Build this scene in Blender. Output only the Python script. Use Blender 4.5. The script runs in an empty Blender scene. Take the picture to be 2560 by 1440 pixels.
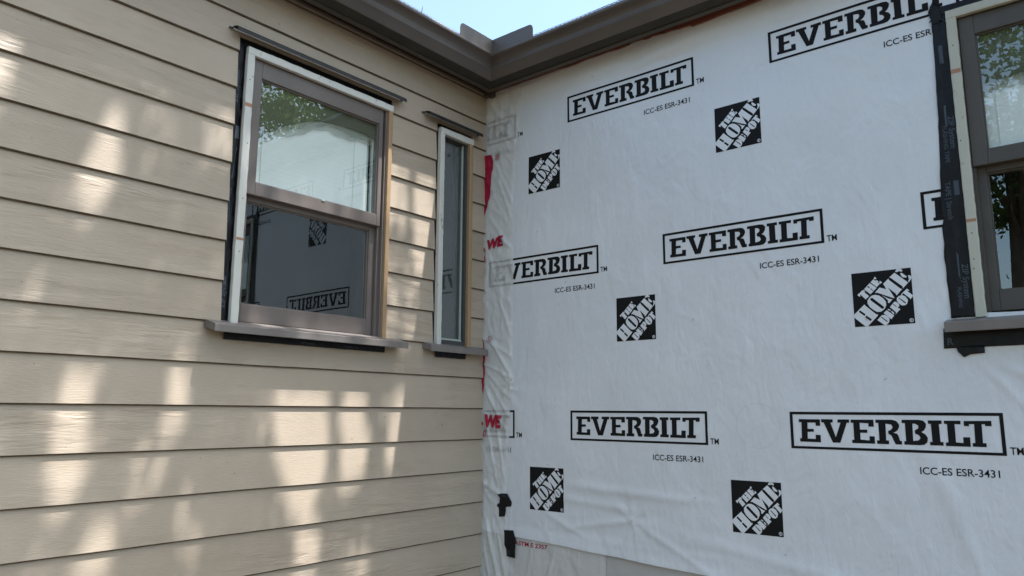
import bpy, bmesh, math, random
from mathutils import Vector, noise, geometry
R = math.radians
sc = bpy.context.scene
col = sc.collection

# ---------------------------------------------------------------- camera, world, sun, exposure
cam = bpy.data.objects.new('camera', bpy.data.cameras.new('camera'))
col.objects.link(cam); sc.camera = cam
cam.data.sensor_width = 36.0
cam.data.lens = 36.0 * 1848.125 / 2560
cam.data.clip_end = 500; cam.data.clip_start = 0.05
YAW, PIT, ROL = -0.6932, 0.1674, 0.0041
_f = Vector((math.cos(PIT)*math.sin(YAW), math.cos(PIT)*math.cos(YAW), math.sin(PIT)))
_r = Vector((math.cos(YAW), -math.sin(YAW), 0)); _u = _r.cross(_f)
_r2 = _r*math.cos(ROL) + _u*math.sin(ROL); _u2 = -_r*math.sin(ROL) + _u*math.cos(ROL)
from mathutils import Matrix
m3 = Matrix((_r2, _u2, -_f)).transposed()
cam.matrix_world = Matrix.Translation((2.9684, -3.326, -0.0226)) @ m3.to_4x4()

SUN = Vector((1.0, 0.46, 2.57)).normalized()          # towards the sun
wd = bpy.data.worlds.new('World'); sc.world = wd; wd.use_nodes = True
nt = wd.node_tree
sky = nt.nodes.new('ShaderNodeTexSky'); sky.sky_type = 'NISHITA'; sky.sun_disc = False
sky.sun_elevation = math.asin(SUN.z); sky.sun_rotation = math.atan2(SUN.x, SUN.y)
sky.air_density = 1.0; sky.dust_density = 2.6; sky.ozone_density = 0.35
bgn = nt.nodes['Background']; bgn.inputs['Strength'].default_value = 0.15
wb = nt.nodes.new('ShaderNodeMixRGB'); wb.blend_type = 'MULTIPLY'; wb.inputs[0].default_value = 1; wb.inputs[2].default_value = (.975, 1.035, .985, 1)
nt.links.new(sky.outputs[0], wb.inputs[1]); nt.links.new(wb.outputs[0], bgn.inputs[0])
sl = bpy.data.lights.new('sun', 'SUN'); sl.energy = 3.75; sl.angle = R(0.5); sl.color = (1.0, 0.99, 0.985)
so = bpy.data.objects.new('sun', sl); col.objects.link(so)
so.rotation_euler = SUN.to_track_quat('Z', 'Y').to_euler(); so.location = (6, 3, 14)
sc.view_settings.view_transform = 'Standard'; sc.view_settings.look = 'None'
sc.view_settings.gamma = 1.0; sc.view_settings.exposure = 1.48
sc.cycles.max_bounces = 8; sc.cycles.transparent_max_bounces = 16
GZ = -1.65      # ground level (z = 0 is the camera's eye level)
E = 0.1778      # exposed height of one siding board

# ---------------------------------------------------------------- materials
def mat(name, color=(.5,.5,.5), rough=.6, spec=.4, metal=0.0):
    m = bpy.data.materials.new(name); m.use_nodes = True
    b = m.node_tree.nodes['Principled BSDF']
    b.inputs['Base Color'].default_value = (*color, 1); b.inputs['Roughness'].default_value = rough
    b.inputs['Specular IOR Level'].default_value = spec; b.inputs['Metallic'].default_value = metal
    return m
class N:
    """small node helper"""
    def __init__(s, m): s.t = m.node_tree; s.b = s.t.nodes['Principled BSDF']
    def new(s, typ, **kw):
        n = s.t.nodes.new(typ)
        for k, v in kw.items():
            if k.startswith('_'): setattr(n, k[1:], v)
            else: n.inputs[k].default_value = v
        return n
    def link(s, a, b): s.t.links.new(a, b)
    def coord(s, scale, loc=None):
        tc = s.new('ShaderNodeTexCoord'); mp = s.new('ShaderNodeMapping'); mp.inputs['Scale'].default_value = scale
        s.link(tc.outputs['Object'], mp.inputs['Vector']); return mp
    def noise(s, vec, sc_, det=3, rough=.5, dist=0):
        n = s.new('ShaderNodeTexNoise'); n.inputs['Scale'].default_value = sc_; n.inputs['Detail'].default_value = det
        n.inputs['Roughness'].default_value = rough; n.inputs['Distortion'].default_value = dist
        s.link(vec, n.inputs['Vector']); return n
    def ramp(s, fac, stops):
        r = s.new('ShaderNodeValToRGB'); e = r.color_ramp.elements
        while len(e) < len(stops): e.new(.5)
        for i, (p, c) in enumerate(stops): e[i].position = p; e[i].color = (*c, 1) if len(c) == 3 else c
        s.link(fac, r.inputs[0]); return r
    def bump(s, h, strength, dist, prev=None):
        b = s.new('ShaderNodeBump'); b.inputs['Strength'].default_value = strength; b.inputs['Distance'].default_value = dist
        s.link(h, b.inputs['Height'])
        if prev: s.link(prev.outputs[0], b.inputs['Normal'])
        return b
    def math(s, op, a, b):
        n = s.new('ShaderNodeMath'); n.operation = op
        for i, x in enumerate((a, b)):
            if isinstance(x, (int, float)): n.inputs[i].default_value = x
            else: s.link(x, n.inputs[i])
        return n

def noisy(name, c0, c1, rough=.55, scale=8, stretch=(1,1,1), bump=.15, bscale=60, spec=.4, bdist=.002, metal=0):
    m = mat(name, c0, rough, spec, metal); n = N(m); v = n.coord(stretch)
    a = n.noise(v.outputs[0], scale, 5, .6); r = n.ramp(a.outputs[0], [(.35, c0), (.68, c1)])
    n.link(r.outputs[0], n.b.inputs['Base Color'])
    h = n.noise(v.outputs[0], bscale, 4, .6); b = n.bump(h.outputs[0], bump, bdist); n.link(b.outputs[0], n.b.inputs['Normal'])
    rr = n.new('ShaderNodeMapRange'); rr.inputs['To Min'].default_value = rough-.08; rr.inputs['To Max'].default_value = rough+.1
    n.link(a.outputs[0], rr.inputs[0]); n.link(rr.outputs[0], n.b.inputs['Roughness'])
    return m

def siding_material():
    m = mat('siding_paint', (.40,.355,.29), .5, .35); n = N(m)
    at = n.new('ShaderNodeAttribute'); at.attribute_name = 'board'
    tc = n.new('ShaderNodeTexCoord')
    ad = n.new('ShaderNodeVectorMath'); ad.operation = 'ADD'
    n.link(tc.outputs['Object'], ad.inputs[0]); n.link(at.outputs['Vector'], ad.inputs[1])
    mp = n.new('ShaderNodeMapping'); mp.inputs['Scale'].default_value = (1, .16, 1); n.link(ad.outputs[0], mp.inputs['Vector'])
    # embossed cedar grain: warped bands running along the board
    big = n.noise(mp.outputs[0], 3.4, 3, .5)
    w = n.new('ShaderNodeTexNoise'); w.inputs['Scale'].default_value = 90; w.inputs['Detail'].default_value = 3
    mp2 = n.new('ShaderNodeMapping'); mp2.inputs['Scale'].default_value = (1, .12, 1); n.link(ad.outputs[0], mp2.inputs['Vector'])
    n.link(mp2.outputs[0], w.inputs['Vector'])
    s1 = n.math('MULTIPLY', big.outputs[0], 46.0); wig = n.math('MULTIPLY', w.outputs[0], 2.2)
    s2 = n.math('ADD', s1.outputs[0], wig.outputs[0])
    sn = n.math('SINE', s2.outputs[0], 0)
    patch = n.noise(mp.outputs[0], 2.3, 2, .5); pr = n.ramp(patch.outputs[0], [(.45, (.0,.0,.0)), (.62, (1.6,1.6,1.6))])
    g = n.math('MULTIPLY', sn.outputs[0], pr.outputs[0])
    fine = n.noise(mp2.outputs[0], 240, 4, .6)
    f2 = n.math('MULTIPLY', fine.outputs[0], .9)
    hh = n.math('ADD', g.outputs[0], f2.outputs[0])
    b = n.bump(hh.outputs[0], .52, .0026); n.link(b.outputs[0], n.b.inputs['Normal'])
    c = n.noise(ad.outputs[0], 2.2, 4, .6)
    r = n.ramp(c.outputs[0], [(.3, (.375,.306,.233)), (.7, (.425,.350,.270))])
    sp = n.noise(tc.outputs['Object'], 30, 2, .5); spr = n.ramp(sp.outputs[0], [(.74, (1,1,1)), (.78, (.72,.68,.62))])
    mx = n.new('ShaderNodeMixRGB'); mx.blend_type = 'MULTIPLY'; mx.inputs[0].default_value = 1
    n.link(r.outputs[0], mx.inputs[1]); n.link(spr.outputs[0], mx.inputs[2])
    # slight differences from board to board and faint handling smudges
    wn = n.new('ShaderNodeTexWhiteNoise'); n.link(at.outputs['Vector'], wn.inputs['Vector'])
    sm = n.noise(mp.outputs[0], 9, 5, .7); smr = n.ramp(sm.outputs[0], [(.56, (1,1,1)), (.72, (.88,.86,.83))])
    mr = n.new('ShaderNodeMapRange'); mr.inputs['To Min'].default_value = .95; mr.inputs['To Max'].default_value = 1.05; n.link(wn.outputs['Value'], mr.inputs[0])
    m2 = n.new('ShaderNodeMixRGB'); m2.blend_type = 'MULTIPLY'; m2.inputs[0].default_value = 1; n.link(mx.outputs[0], m2.inputs[1]); n.link(mr.outputs[0], m2.inputs[2])
    m3_ = n.new('ShaderNodeMixRGB'); m3_.blend_type = 'MULTIPLY'; m3_.inputs[0].default_value = 1; n.link(m2.outputs[0], m3_.inputs[1]); n.link(smr.outputs[0], m3_.inputs[2])
    n.link(m3_.outputs[0], n.b.inputs['Base Color'])
    return m

def wrap_material(name, color, rough, trans=0.0, bs=1.0, spec=.5):
    """building wrap: fine pucker ripples, mostly upright; the same pattern in sheet and in its printing"""
    m = mat(name, color, rough, spec); n = N(m)
    v = n.coord((1, 1, .35)); a = n.noise(v.outputs[0], 42, 3, .55, .6)
    v2 = n.coord((1, 1, .22)); v2.inputs['Rotation'].default_value = (0, R(-28), 0)
    d = n.noise(v2.outputs[0], 24, 2, .5, .4)
    v3 = n.coord((1, 1, 1)); lo = n.noise(v3.outputs[0], 2.6, 3, .55)
    msk = n.ramp(lo.outputs[0], [(.38, (.15,.15,.15)), (.62, (1,1,1))])
    dm = n.math('MULTIPLY', d.outputs[0], msk.outputs[0])
    s = n.math('ADD', a.outputs[0], dm.outputs[0])
    fi = n.noise(v3.outputs[0], 420, 2, .5); fm = n.math('MULTIPLY', fi.outputs[0], .12)
    s2 = n.math('ADD', s.outputs[0], fm.outputs[0])
    b = n.bump(s2.outputs[0], .30*bs, .006); n.link(b.outputs[0], n.b.inputs['Normal'])
    # broad soft rumples
    v4 = n.coord((1, 1, .6)); v4.inputs['Rotation'].default_value = (0, R(25), 0)
    br = n.noise(v4.outputs[0], 7, 2, .5, .8); b2 = n.bump(br.outputs[0], .30*bs, .02, b); 
    # sparse sharp creases
    v5 = n.coord((1, 1, .3)); v5.inputs['Rotation'].default_value = (0, R(-40), 0)
    cr = n.noise(v5.outputs[0], 2.6, 1, .5, 0); c1 = n.math('SUBTRACT', cr.outputs[0], .5); c2 = n.math('ABSOLUTE', c1.outputs[0], 0)
    c3 = n.ramp(c2.outputs[0], [(0, (1,1,1)), (.016, (0,0,0))]); cm = n.noise(v3.outputs[0], 4.3, 2, .5); cmr = n.ramp(cm.outputs[0], [(.50, (0,0,0)), (.62, (1,1,1))])
    c4 = n.math('MULTIPLY', c3.outputs[0], cmr.outputs[0]); b3 = n.bump(c4.outputs[0], .25, .003, b2); n.link(b3.outputs[0], n.b.inputs['Normal'])
    if max(color) > .3:
        r = n.ramp(lo.outputs[0], [(.3, tuple(c*.93 for c in color)), (.7, color)]); n.link(r.outputs[0], n.b.inputs['Base Color'])
    if trans:
        tr = n.new('ShaderNodeBsdfTransparent'); mx = n.new('ShaderNodeMixShader'); mx.inputs[0].default_value = trans
        out = n.t.nodes['Material Output']
        n.link(n.b.outputs[0], mx.inputs[1]); n.link(tr.outputs[0], mx.inputs[2]); n.link(mx.outputs[0], out.inputs[0])
    return m

def glass_material(name, ior, tint):
    m = bpy.data.materials.new(name); m.use_nodes = True; t = m.node_tree; t.nodes.clear()
    o = t.nodes.new('ShaderNodeOutputMaterial'); mx = t.nodes.new('ShaderNodeMixShader')
    tr = t.nodes.new('ShaderNodeBsdfTransparent'); tr.inputs[0].default_value = (*tint, 1)
    gl = t.nodes.new('ShaderNodeBsdfGlossy'); gl.inputs['Roughness'].default_value = 0.0; gl.inputs[0].default_value = (.97,1,.99,1)
    fr = t.nodes.new('ShaderNodeFresnel'); fr.inputs[0].default_value = ior
    # very slight waviness of the panes
    tc = t.nodes.new('ShaderNodeTexCoord'); no = t.nodes.new('ShaderNodeTexNoise'); no.inputs['Scale'].default_value = 3.0; no.inputs['Detail'].default_value = 0
    t.links.new(tc.outputs['Object'], no.inputs['Vector'])
    bp = t.nodes.new('ShaderNodeBump'); bp.inputs['Strength'].default_value = .035; bp.inputs['Distance'].default_value = .01
    t.links.new(no.outputs[0], bp.inputs['Height']); t.links.new(bp.outputs[0], gl.inputs['Normal'])
    ge = t.nodes.new('ShaderNodeNewGeometry'); iv = t.nodes.new('ShaderNodeMath'); iv.operation = 'SUBTRACT'; iv.inputs[0].default_value = 1.0
    t.links.new(ge.outputs['Backfacing'], iv.inputs[1]); mu = t.nodes.new('ShaderNodeMath'); mu.operation = 'MULTIPLY'
    t.links.new(fr.outputs[0], mu.inputs[0]); t.links.new(iv.outputs[0], mu.inputs[1]); t.links.new(mu.outputs[0], mx.inputs[0]); t.links.new(tr.outputs[0], mx.inputs[1]); t.links.new(gl.outputs[0], mx.inputs[2])
    t.links.new(mx.outputs[0], o.inputs[0]); return m

def paint_wood(name, c, dirt, lo=.62, hi=.70, scale=14):
    m = mat(name, c, .5, .35); n = N(m); v = n.coord((1,1,.5))
    a = n.noise(v.outputs[0], scale, 6, .7); r = n.ramp(a.outputs[0], [(.2, tuple(x*.9 for x in c)), (lo, c), (hi, dirt)])
    n.link(r.outputs[0], n.b.inputs['Base Color'])
    h = n.noise(v.outputs[0], 50, 4, .6); b = n.bump(h.outputs[0], .3, .003); n.link(b.outputs[0], n.b.inputs['Normal']); return m

M = {}
M['siding'] = siding_material()
M['edge'] = noisy('siding_edge_shade', (.065,.048,.032), (.12,.093,.065), .8, 20)  # shadow line below each board, put into the edge colour
M['wrap'] = wrap_material('wrap_white', (.715,.735,.76), .29, bs=1.3, spec=.6)
M['ink'] = wrap_material('wrap_black_ink', (.010,.010,.011), .5, bs=1.25, spec=.12)
M['grey_ink'] = wrap_material('wrap_grey_ink', (.10,.10,.11), .45, spec=.4)
M['strip'] = wrap_material('wrap_strip', (.86,.85,.81), .32, trans=.52, bs=1.2)
M['strip_red'] = wrap_material('strip_red_ink', (.36,.012,.04), .45, bs=2.6, spec=.2)
M['oldwrap'] = wrap_material('old_wrap', (.60,.585,.56), .5, bs=2.0)
M['oldwrap2'] = wrap_material('old_wrap_dull', (.50,.48,.455), .6, bs=1.0)
M['brown'] = noisy('brown_paint', (.135,.112,.100), (.160,.133,.118), .42, 5, (1,1,1), .12, 90)
M['brown_gutter'] = noisy('gutter_paint', (.100,.086,.079), (.128,.110,.101), .38, 3, (1,1,1), .05, 40)
M['brown_dark'] = noisy('brown_paint_dull', (.070,.062,.054), (.088,.078,.068), .5, 5, (1,1,1), .15, 90)
M['under_shade'] = noisy('gutter_underside_shade', (.035,.032,.028), (.055,.050,.043), .8, 9)  # shade under the gutter, put into its colour
M['shadow_fade'] = mat('shadow_fade_tint', (.30,.32,.26), .9, .1)  # see-through tint that feathers the painted shadow on the blinds
_n = N(M['shadow_fade']); _t = _n.new('ShaderNodeBsdfTransparent'); _x = _n.new('ShaderNodeMixShader'); _x.inputs[0].default_value = .6
_n.link(_n.b.outputs[0], _x.inputs[1]); _n.link(_t.outputs[0], _x.inputs[2]); _n.link(_x.outputs[0], _n.t.nodes['Material Output'].inputs[0])
M['top_shadow'] = mat('top_shadow_dark', (.10,.105,.075), .9, .1)  # dark sheet colour standing in for shade on the blind's top
M['sill'] = noisy('sill_paint', (.165,.145,.132), (.20,.175,.16), .45, 7, (1,1,1), .2, 70)
M['flashing'] = noisy('flashing_metal', (.014,.013,.012), (.024,.022,.021), .5, 12, (1,1,1), .1, 60)
M['batten'] = paint_wood('batten_white_paint', (.58,.57,.52), (.30,.25,.18), .63, .70, 20)
M['batten_cream'] = paint_wood('batten_cream_paint', (.48,.48,.40), (.24,.17,.09), .60, .68, 16)
M['rawwood'] = paint_wood('raw_wood', (.36,.235,.130), (.20,.125,.065), .6, .75, 25)
M['rawred'] = paint_wood('raw_red_wood', (.19,.066,.046), (.05,.03,.025), .55, .68, 14)
M['tan'] = mat('tan_filler', (.36,.20,.12), .7)
M['tape'] = noisy('black_tape', (.003,.003,.004), (.008,.008,.010), .42, 14, (1,1,.5), .7, 26, .28, .008)
M['tapeink'] = mat('tape_ink', (.045,.058,.075), .5)
M['dark'] = mat('dark_gap', (.01,.009,.008), .9, .1)
M['sheath'] = noisy('sheathing', (.10,.085,.07), (.14,.12,.10), .8, 6)
M['glass'] = glass_material('window_glass', 2.15, (.95,.985,.965))
M['blind'] = mat('blind_white', (.78,.80,.78), .6, .3)
M['cordm'] = mat('blind_cord', (.62,.66,.63), .7)
M['vinyl'] = mat('white_vinyl', (.40,.44,.40), .4)
M['screen'] = mat('screen_grey', (.10,.11,.115), .7)
_n = N(M['screen']); _t = _n.new('ShaderNodeBsdfTransparent'); _x = _n.new('ShaderNodeMixShader'); _x.inputs[0].default_value = .45
_n.link(_n.b.outputs[0], _x.inputs[1]); _n.link(_t.outputs[0], _x.inputs[2]); _n.link(_x.outputs[0], _n.t.nodes['Material Output'].inputs[0])
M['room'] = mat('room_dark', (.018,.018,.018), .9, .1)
M['guard'] = mat('guard_metal', (.28,.33,.42), .45, .5, .3)
M['shingle'] = noisy('shingles', (.07,.06,.055), (.12,.105,.095), .9, 30, (1,1,1), .6, 80)
M['bark'] = noisy('bark', (.07,.05,.035), (.13,.10,.075), .9, 12, (1,1,.3), .8, 30, .2, .02)
M['ground'] = noisy('ground_soil', (.065,.050,.030), (.105,.083,.055), .9, 2.0, (1,1,1), .5, 20, .2, .02)
M['ledger'] = mat('pencil', (.47,.49,.51), .6)

def leaf_material(name, c0, c1, tl=.45):
    m = mat(name, c0, .45, .35); n = N(m)
    v = n.coord((1,1,1)); a = n.noise(v.outputs[0], 1.6, 3, .6); r = n.ramp(a.outputs[0], [(.35, c0), (.65, c1)])
    n.link(r.outputs[0], n.b.inputs['Base Color'])
    t = n.new('ShaderNodeBsdfTranslucent'); n.link(r.outputs[0], t.inputs[0]); mx = n.new('ShaderNodeMixShader'); mx.inputs[0].default_value = tl
    n.link(n.b.outputs[0], mx.inputs[1]); n.link(t.outputs[0], mx.inputs[2]); n.link(mx.outputs[0], n.t.nodes['Material Output'].inputs[0]); return m
M['leaf'] = leaf_material('leaf_mid', (.045,.10,.02), (.10,.17,.035))
M['leaf_dark'] = leaf_material('leaf_dark', (.025,.05,.014), (.055,.10,.022), .3)
M['leaf_light'] = leaf_material('leaf_light', (.11,.19,.04), (.20,.27,.06), .5)

# ---------------------------------------------------------------- object helpers
def link(name, me, m, parent=None):
    o = bpy.data.objects.new(name, me); col.objects.link(o)
    if m is not None:
        for x in (m if isinstance(m, (list, tuple)) else [m]): me.materials.append(x)
    if parent is not None: o.parent = parent
    return o
def thing(name, label, cat, loc=(0,0,0), group=None):
    o = bpy.data.objects.new(name, None); col.objects.link(o); o.location = loc
    o['label'] = label; o['category'] = cat
    if group: o['group'] = group
    return o
def tag(o, label, cat, group=None):
    o['label'] = label; o['category'] = cat
    if group: o['group'] = group
    return o
class MB:
    """mesh builder in wall coordinates: u along the wall (to the viewer's right), v up, d out of the wall"""
    def __init__(s, f=lambda u, v, d: (u, v, d)): s.v = []; s.f = []; s.map = f; s.mi = []; s.smooth = []
    def add(s, vs, fs, mi=0, smooth=False):
        b = len(s.v); s.v += [s.map(*p) for p in vs]; s.f += [[b+i for i in f] for f in fs]
        s.mi += [mi]*len(fs); s.smooth += [smooth]*len(fs)
    def box(s, u0, u1, v0, v1, d0, d1, bev=0.0, mi=0):
        if bev <= 0:
            vs = [(u, v, d) for d in (d0, d1) for v in (v0, v1) for u in (u0, u1)]
            s.add(vs, [(0,2,3,1),(4,5,7,6),(0,1,5,4),(2,6,7,3),(0,4,6,2),(1,3,7,5)], mi); return
        b = bev; vs = []; 
        for (a0, a1, c0, c1, dd) in ((u0, u1, v0, v1, d0), (u0, u1, v0, v1, d1-b), (u0+b, u1-b, v0+b, v1-b, d1)):
            vs += [(a0,c0,dd),(a1,c0,dd),(a1,c1,dd),(a0,c1,dd)]
        fs = [(3,2,1,0)] + [(i, (i+1)%4, 4+(i+1)%4, 4+i) for i in range(4)] + [(4+i, 4+(i+1)%4, 8+(i+1)%4, 8+i) for i in range(4)] + [(8,9,10,11)]
        s.add(vs, fs, mi)
    def prism(s, prof, a0, a1, mi=0, caps=True, smooth=False):
        """prof = (v, d) outline extruded along u from a0 to a1"""
        n = len(prof); vs = [(a0, v, d) for v, d in prof] + [(a1, v, d) for v, d in prof]
        fs = [(i, (i+1)%n, n+(i+1)%n, n+i) for i in range(n)]
        s.add(vs, fs, mi, smooth)
        if caps: s.add(vs, [tuple(range(n))[::-1], tuple(range(n, 2*n))], mi)
    def build(s, name, m, parent=None):
        me = bpy.data.meshes.new(name); me.from_pydata(s.v, [], s.f)
        bm = bmesh.new(); bm.from_mesh(me); bmesh.ops.recalc_face_normals(bm, faces=bm.faces); bm.to_mesh(me); bm.free()
        for p, i, sm in zip(me.polygons, s.mi, s.smooth): p.material_index = i; p.use_smooth = sm
        o = link(name, me, m, parent); return o
mapA = lambda u, v, d: (d, u, v)          # left wall: plane x = 0, facing +x
mapB = lambda u, v, d: (u, -d, v)         # right wall: plane y = 0, facing -y
def nz(x, y, z, s=1.0): return noise.noise(Vector((x*s, y*s, z*s)))

def text_polys(body, size, bold=0.0, shear=0.0, space=1.0):
    cu = bpy.data.curves.new('t', 'FONT'); cu.body = body; cu.size = size; cu.offset = bold; cu.shear = shear; cu.space_character = space
    cu.resolution_u = 4
    ob = bpy.data.objects.new('t', cu); col.objects.link(ob)
    dg = bpy.context.evaluated_depsgraph_get(); dg.update()
    me = bpy.data.meshes.new_from_object(ob.evaluated_get(dg))
    vs = [tuple(v.co[:2]) for v in me.vertices]; fs = [tuple(p.vertices) for p in me.polygons]
    bpy.data.objects.remove(ob); bpy.data.curves.remove(cu); bpy.data.meshes.remove(me)
    return vs, fs
def fit(vs, x0, x1, y0, y1):
    ax = min(v[0] for v in vs); bx = max(v[0] for v in vs); ay = min(v[1] for v in vs); by = max(v[1] for v in vs)
    return [(x0+(v[0]-ax)/(bx-ax)*(x1-x0), y0+(v[1]-ay)/(by-ay)*(y1-y0)) for v in vs]
def flat_mesh(polys, tris):
    """flat bmesh (x, z) from polygons with holes [outer, hole, ...] and ready (verts, faces) pairs"""
    bm = bmesh.new()
    for rings in polys:
        pts = [[Vector((p[0], p[1], 0)) for p in r] for r in rings]
        tri = geometry.tessellate_polygon(pts); fl = [p for r in pts for p in r]
        vs = [bm.verts.new(p) for p in fl]
        for t in tri:
            try: bm.faces.new([vs[i] for i in t])
            except ValueError: pass
    for V_, F_ in tris:
        vs = [bm.verts.new((p[0], p[1], 0)) for p in V_]
        for f in F_:
            try: bm.faces.new([vs[i] for i in f])
            except ValueError: pass
    return bm
def lay_on(bm, name, m, parent, place, cell=.02, clip=None):
    """cut the flat shape on a grid and lay it on the sheet: place(x, z) -> point"""
    xs = [v.co.x for v in bm.verts]; ys = [v.co.y for v in bm.verts]
    for ax, a in ((0, xs), (1, ys)):
        lo, hi = min(a), max(a); k = math.ceil(lo/cell)
        while k*cell < hi:
            p = [0,0,0]; p[ax] = k*cell; nn = [0,0,0]; nn[ax] = 1
            bmesh.ops.bisect_plane(bm, geom=bm.verts[:]+bm.edges[:]+bm.faces[:], plane_co=p, plane_no=nn); k += 1
    if clip is not None:
        for p, nn in clip:
            bmesh.ops.bisect_plane(bm, geom=bm.verts[:]+bm.edges[:]+bm.faces[:], plane_co=p, plane_no=nn, clear_outer=True)
    for v in bm.verts: v.co = Vector(place(v.co.x, v.co.y))
    me = bpy.data.meshes.new(name); bm.to_mesh(me); bm.free()
    for p in me.polygons: p.use_smooth = True
    return link(name, me, m, parent)
# ---- traced outlines of the prints (metres) and of the wall's lit patches, used to shape the leaf gaps
WORD=[[[[0.0382,-0.0314],[0.1276,-0.0316],[0.1273,-0.0592],[0.1084,-0.0584],[0.1086,-0.0456],[0.0748,-0.0459],[0.0735,-0.0725],[0.0984,-0.0723],[0.1003,-0.0841],[0.0734,-0.0853],[0.0722,-0.1139],[0.1059,-0.1146],[0.1061,-0.0968],[0.1269,-0.0976],[0.1266,-0.1282],[0.0393,-0.127],[0.0394,-0.1132],[0.0473,-0.1131],[0.049,-0.0451],[0.0381,-0.0442]]],[[[0.1325,-0.0305],[0.1802,-0.0311],[0.1791,-0.0439],[0.1701,-0.045],[0.1884,-0.1049],[0.2109,-0.0446],[0.198,-0.0437],[0.2001,-0.0309],[0.2457,-0.0305],[0.2456,-0.0443],[0.2357,-0.0444],[0.2051,-0.1274],[0.1753,-0.1277],[0.1423,-0.0443],[0.1324,-0.0443]]],[[[0.2517,-0.0314],[0.3401,-0.0306],[0.3398,-0.0592],[0.319,-0.0584],[0.3201,-0.0455],[0.2863,-0.0439],[0.2861,-0.0715],[0.3139,-0.0712],[0.3138,-0.084],[0.286,-0.0843],[0.2857,-0.1119],[0.3204,-0.1145],[0.3206,-0.0978],[0.3404,-0.0976],[0.3402,-0.1272],[0.2528,-0.127],[0.2519,-0.1142],[0.2609,-0.1131],[0.2615,-0.0441],[0.2516,-0.0442]]],[[[0.348,-0.0305],[0.4106,-0.0299],[0.4255,-0.0347],[0.4343,-0.0474],[0.4342,-0.0583],[0.4281,-0.0702],[0.4191,-0.0781],[0.4111,-0.0812],[0.425,-0.085],[0.4299,-0.0948],[0.4337,-0.1125],[0.4406,-0.1134],[0.4395,-0.1272],[0.4166,-0.1274],[0.4031,-0.0921],[0.3932,-0.0863],[0.3923,-0.0744],[0.4033,-0.0704],[0.4103,-0.0595],[0.4055,-0.0487],[0.3846,-0.0459],[0.383,-0.112],[0.3929,-0.1129],[0.3928,-0.1277],[0.3481,-0.1271],[0.3482,-0.1133],[0.3572,-0.1132],[0.3578,-0.0432],[0.3469,-0.0423]]],[[[0.4454,-0.0296],[0.505,-0.029],[0.5218,-0.0318],[0.5316,-0.0436],[0.5295,-0.0584],[0.5214,-0.0713],[0.5125,-0.0763],[0.5263,-0.085],[0.5341,-0.0987],[0.531,-0.1155],[0.5199,-0.1255],[0.503,-0.1276],[0.4484,-0.1271],[0.4485,-0.1143],[0.4555,-0.1133],[0.4562,-0.0423],[0.4443,-0.0424]],[[0.483,-0.044],[0.4939,-0.0449],[0.5037,-0.0517],[0.5027,-0.0626],[0.4897,-0.0706],[0.4896,-0.0824],[0.5034,-0.0892],[0.5083,-0.1],[0.5012,-0.1089],[0.4813,-0.112]]],[[[0.5387,-0.0307],[0.5864,-0.0302],[0.5862,-0.044],[0.5763,-0.0441],[0.5767,-0.1131],[0.5866,-0.113],[0.5865,-0.1268],[0.5398,-0.1263],[0.5399,-0.1144],[0.5488,-0.1134],[0.5485,-0.0444],[0.5386,-0.0435]]],[[[0.5943,-0.0312],[0.6509,-0.0306],[0.6498,-0.0444],[0.6299,-0.0436],[0.6293,-0.1126],[0.6541,-0.1144],[0.6543,-0.0927],[0.6772,-0.0925],[0.6768,-0.128],[0.5944,-0.1277],[0.5945,-0.1139],[0.6035,-0.1139],[0.6041,-0.0439],[0.5942,-0.043]]],[[[0.6608,-0.0315],[0.7512,-0.0297],[0.751,-0.0494],[0.7302,-0.0496],[0.7303,-0.0427],[0.7193,-0.0428],[0.7177,-0.1128],[0.7286,-0.1127],[0.7285,-0.1275],[0.6838,-0.1269],[0.6839,-0.1141],[0.6928,-0.113],[0.6945,-0.043],[0.6776,-0.0432],[0.6775,-0.0511],[0.6607,-0.0502]]]]
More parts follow.
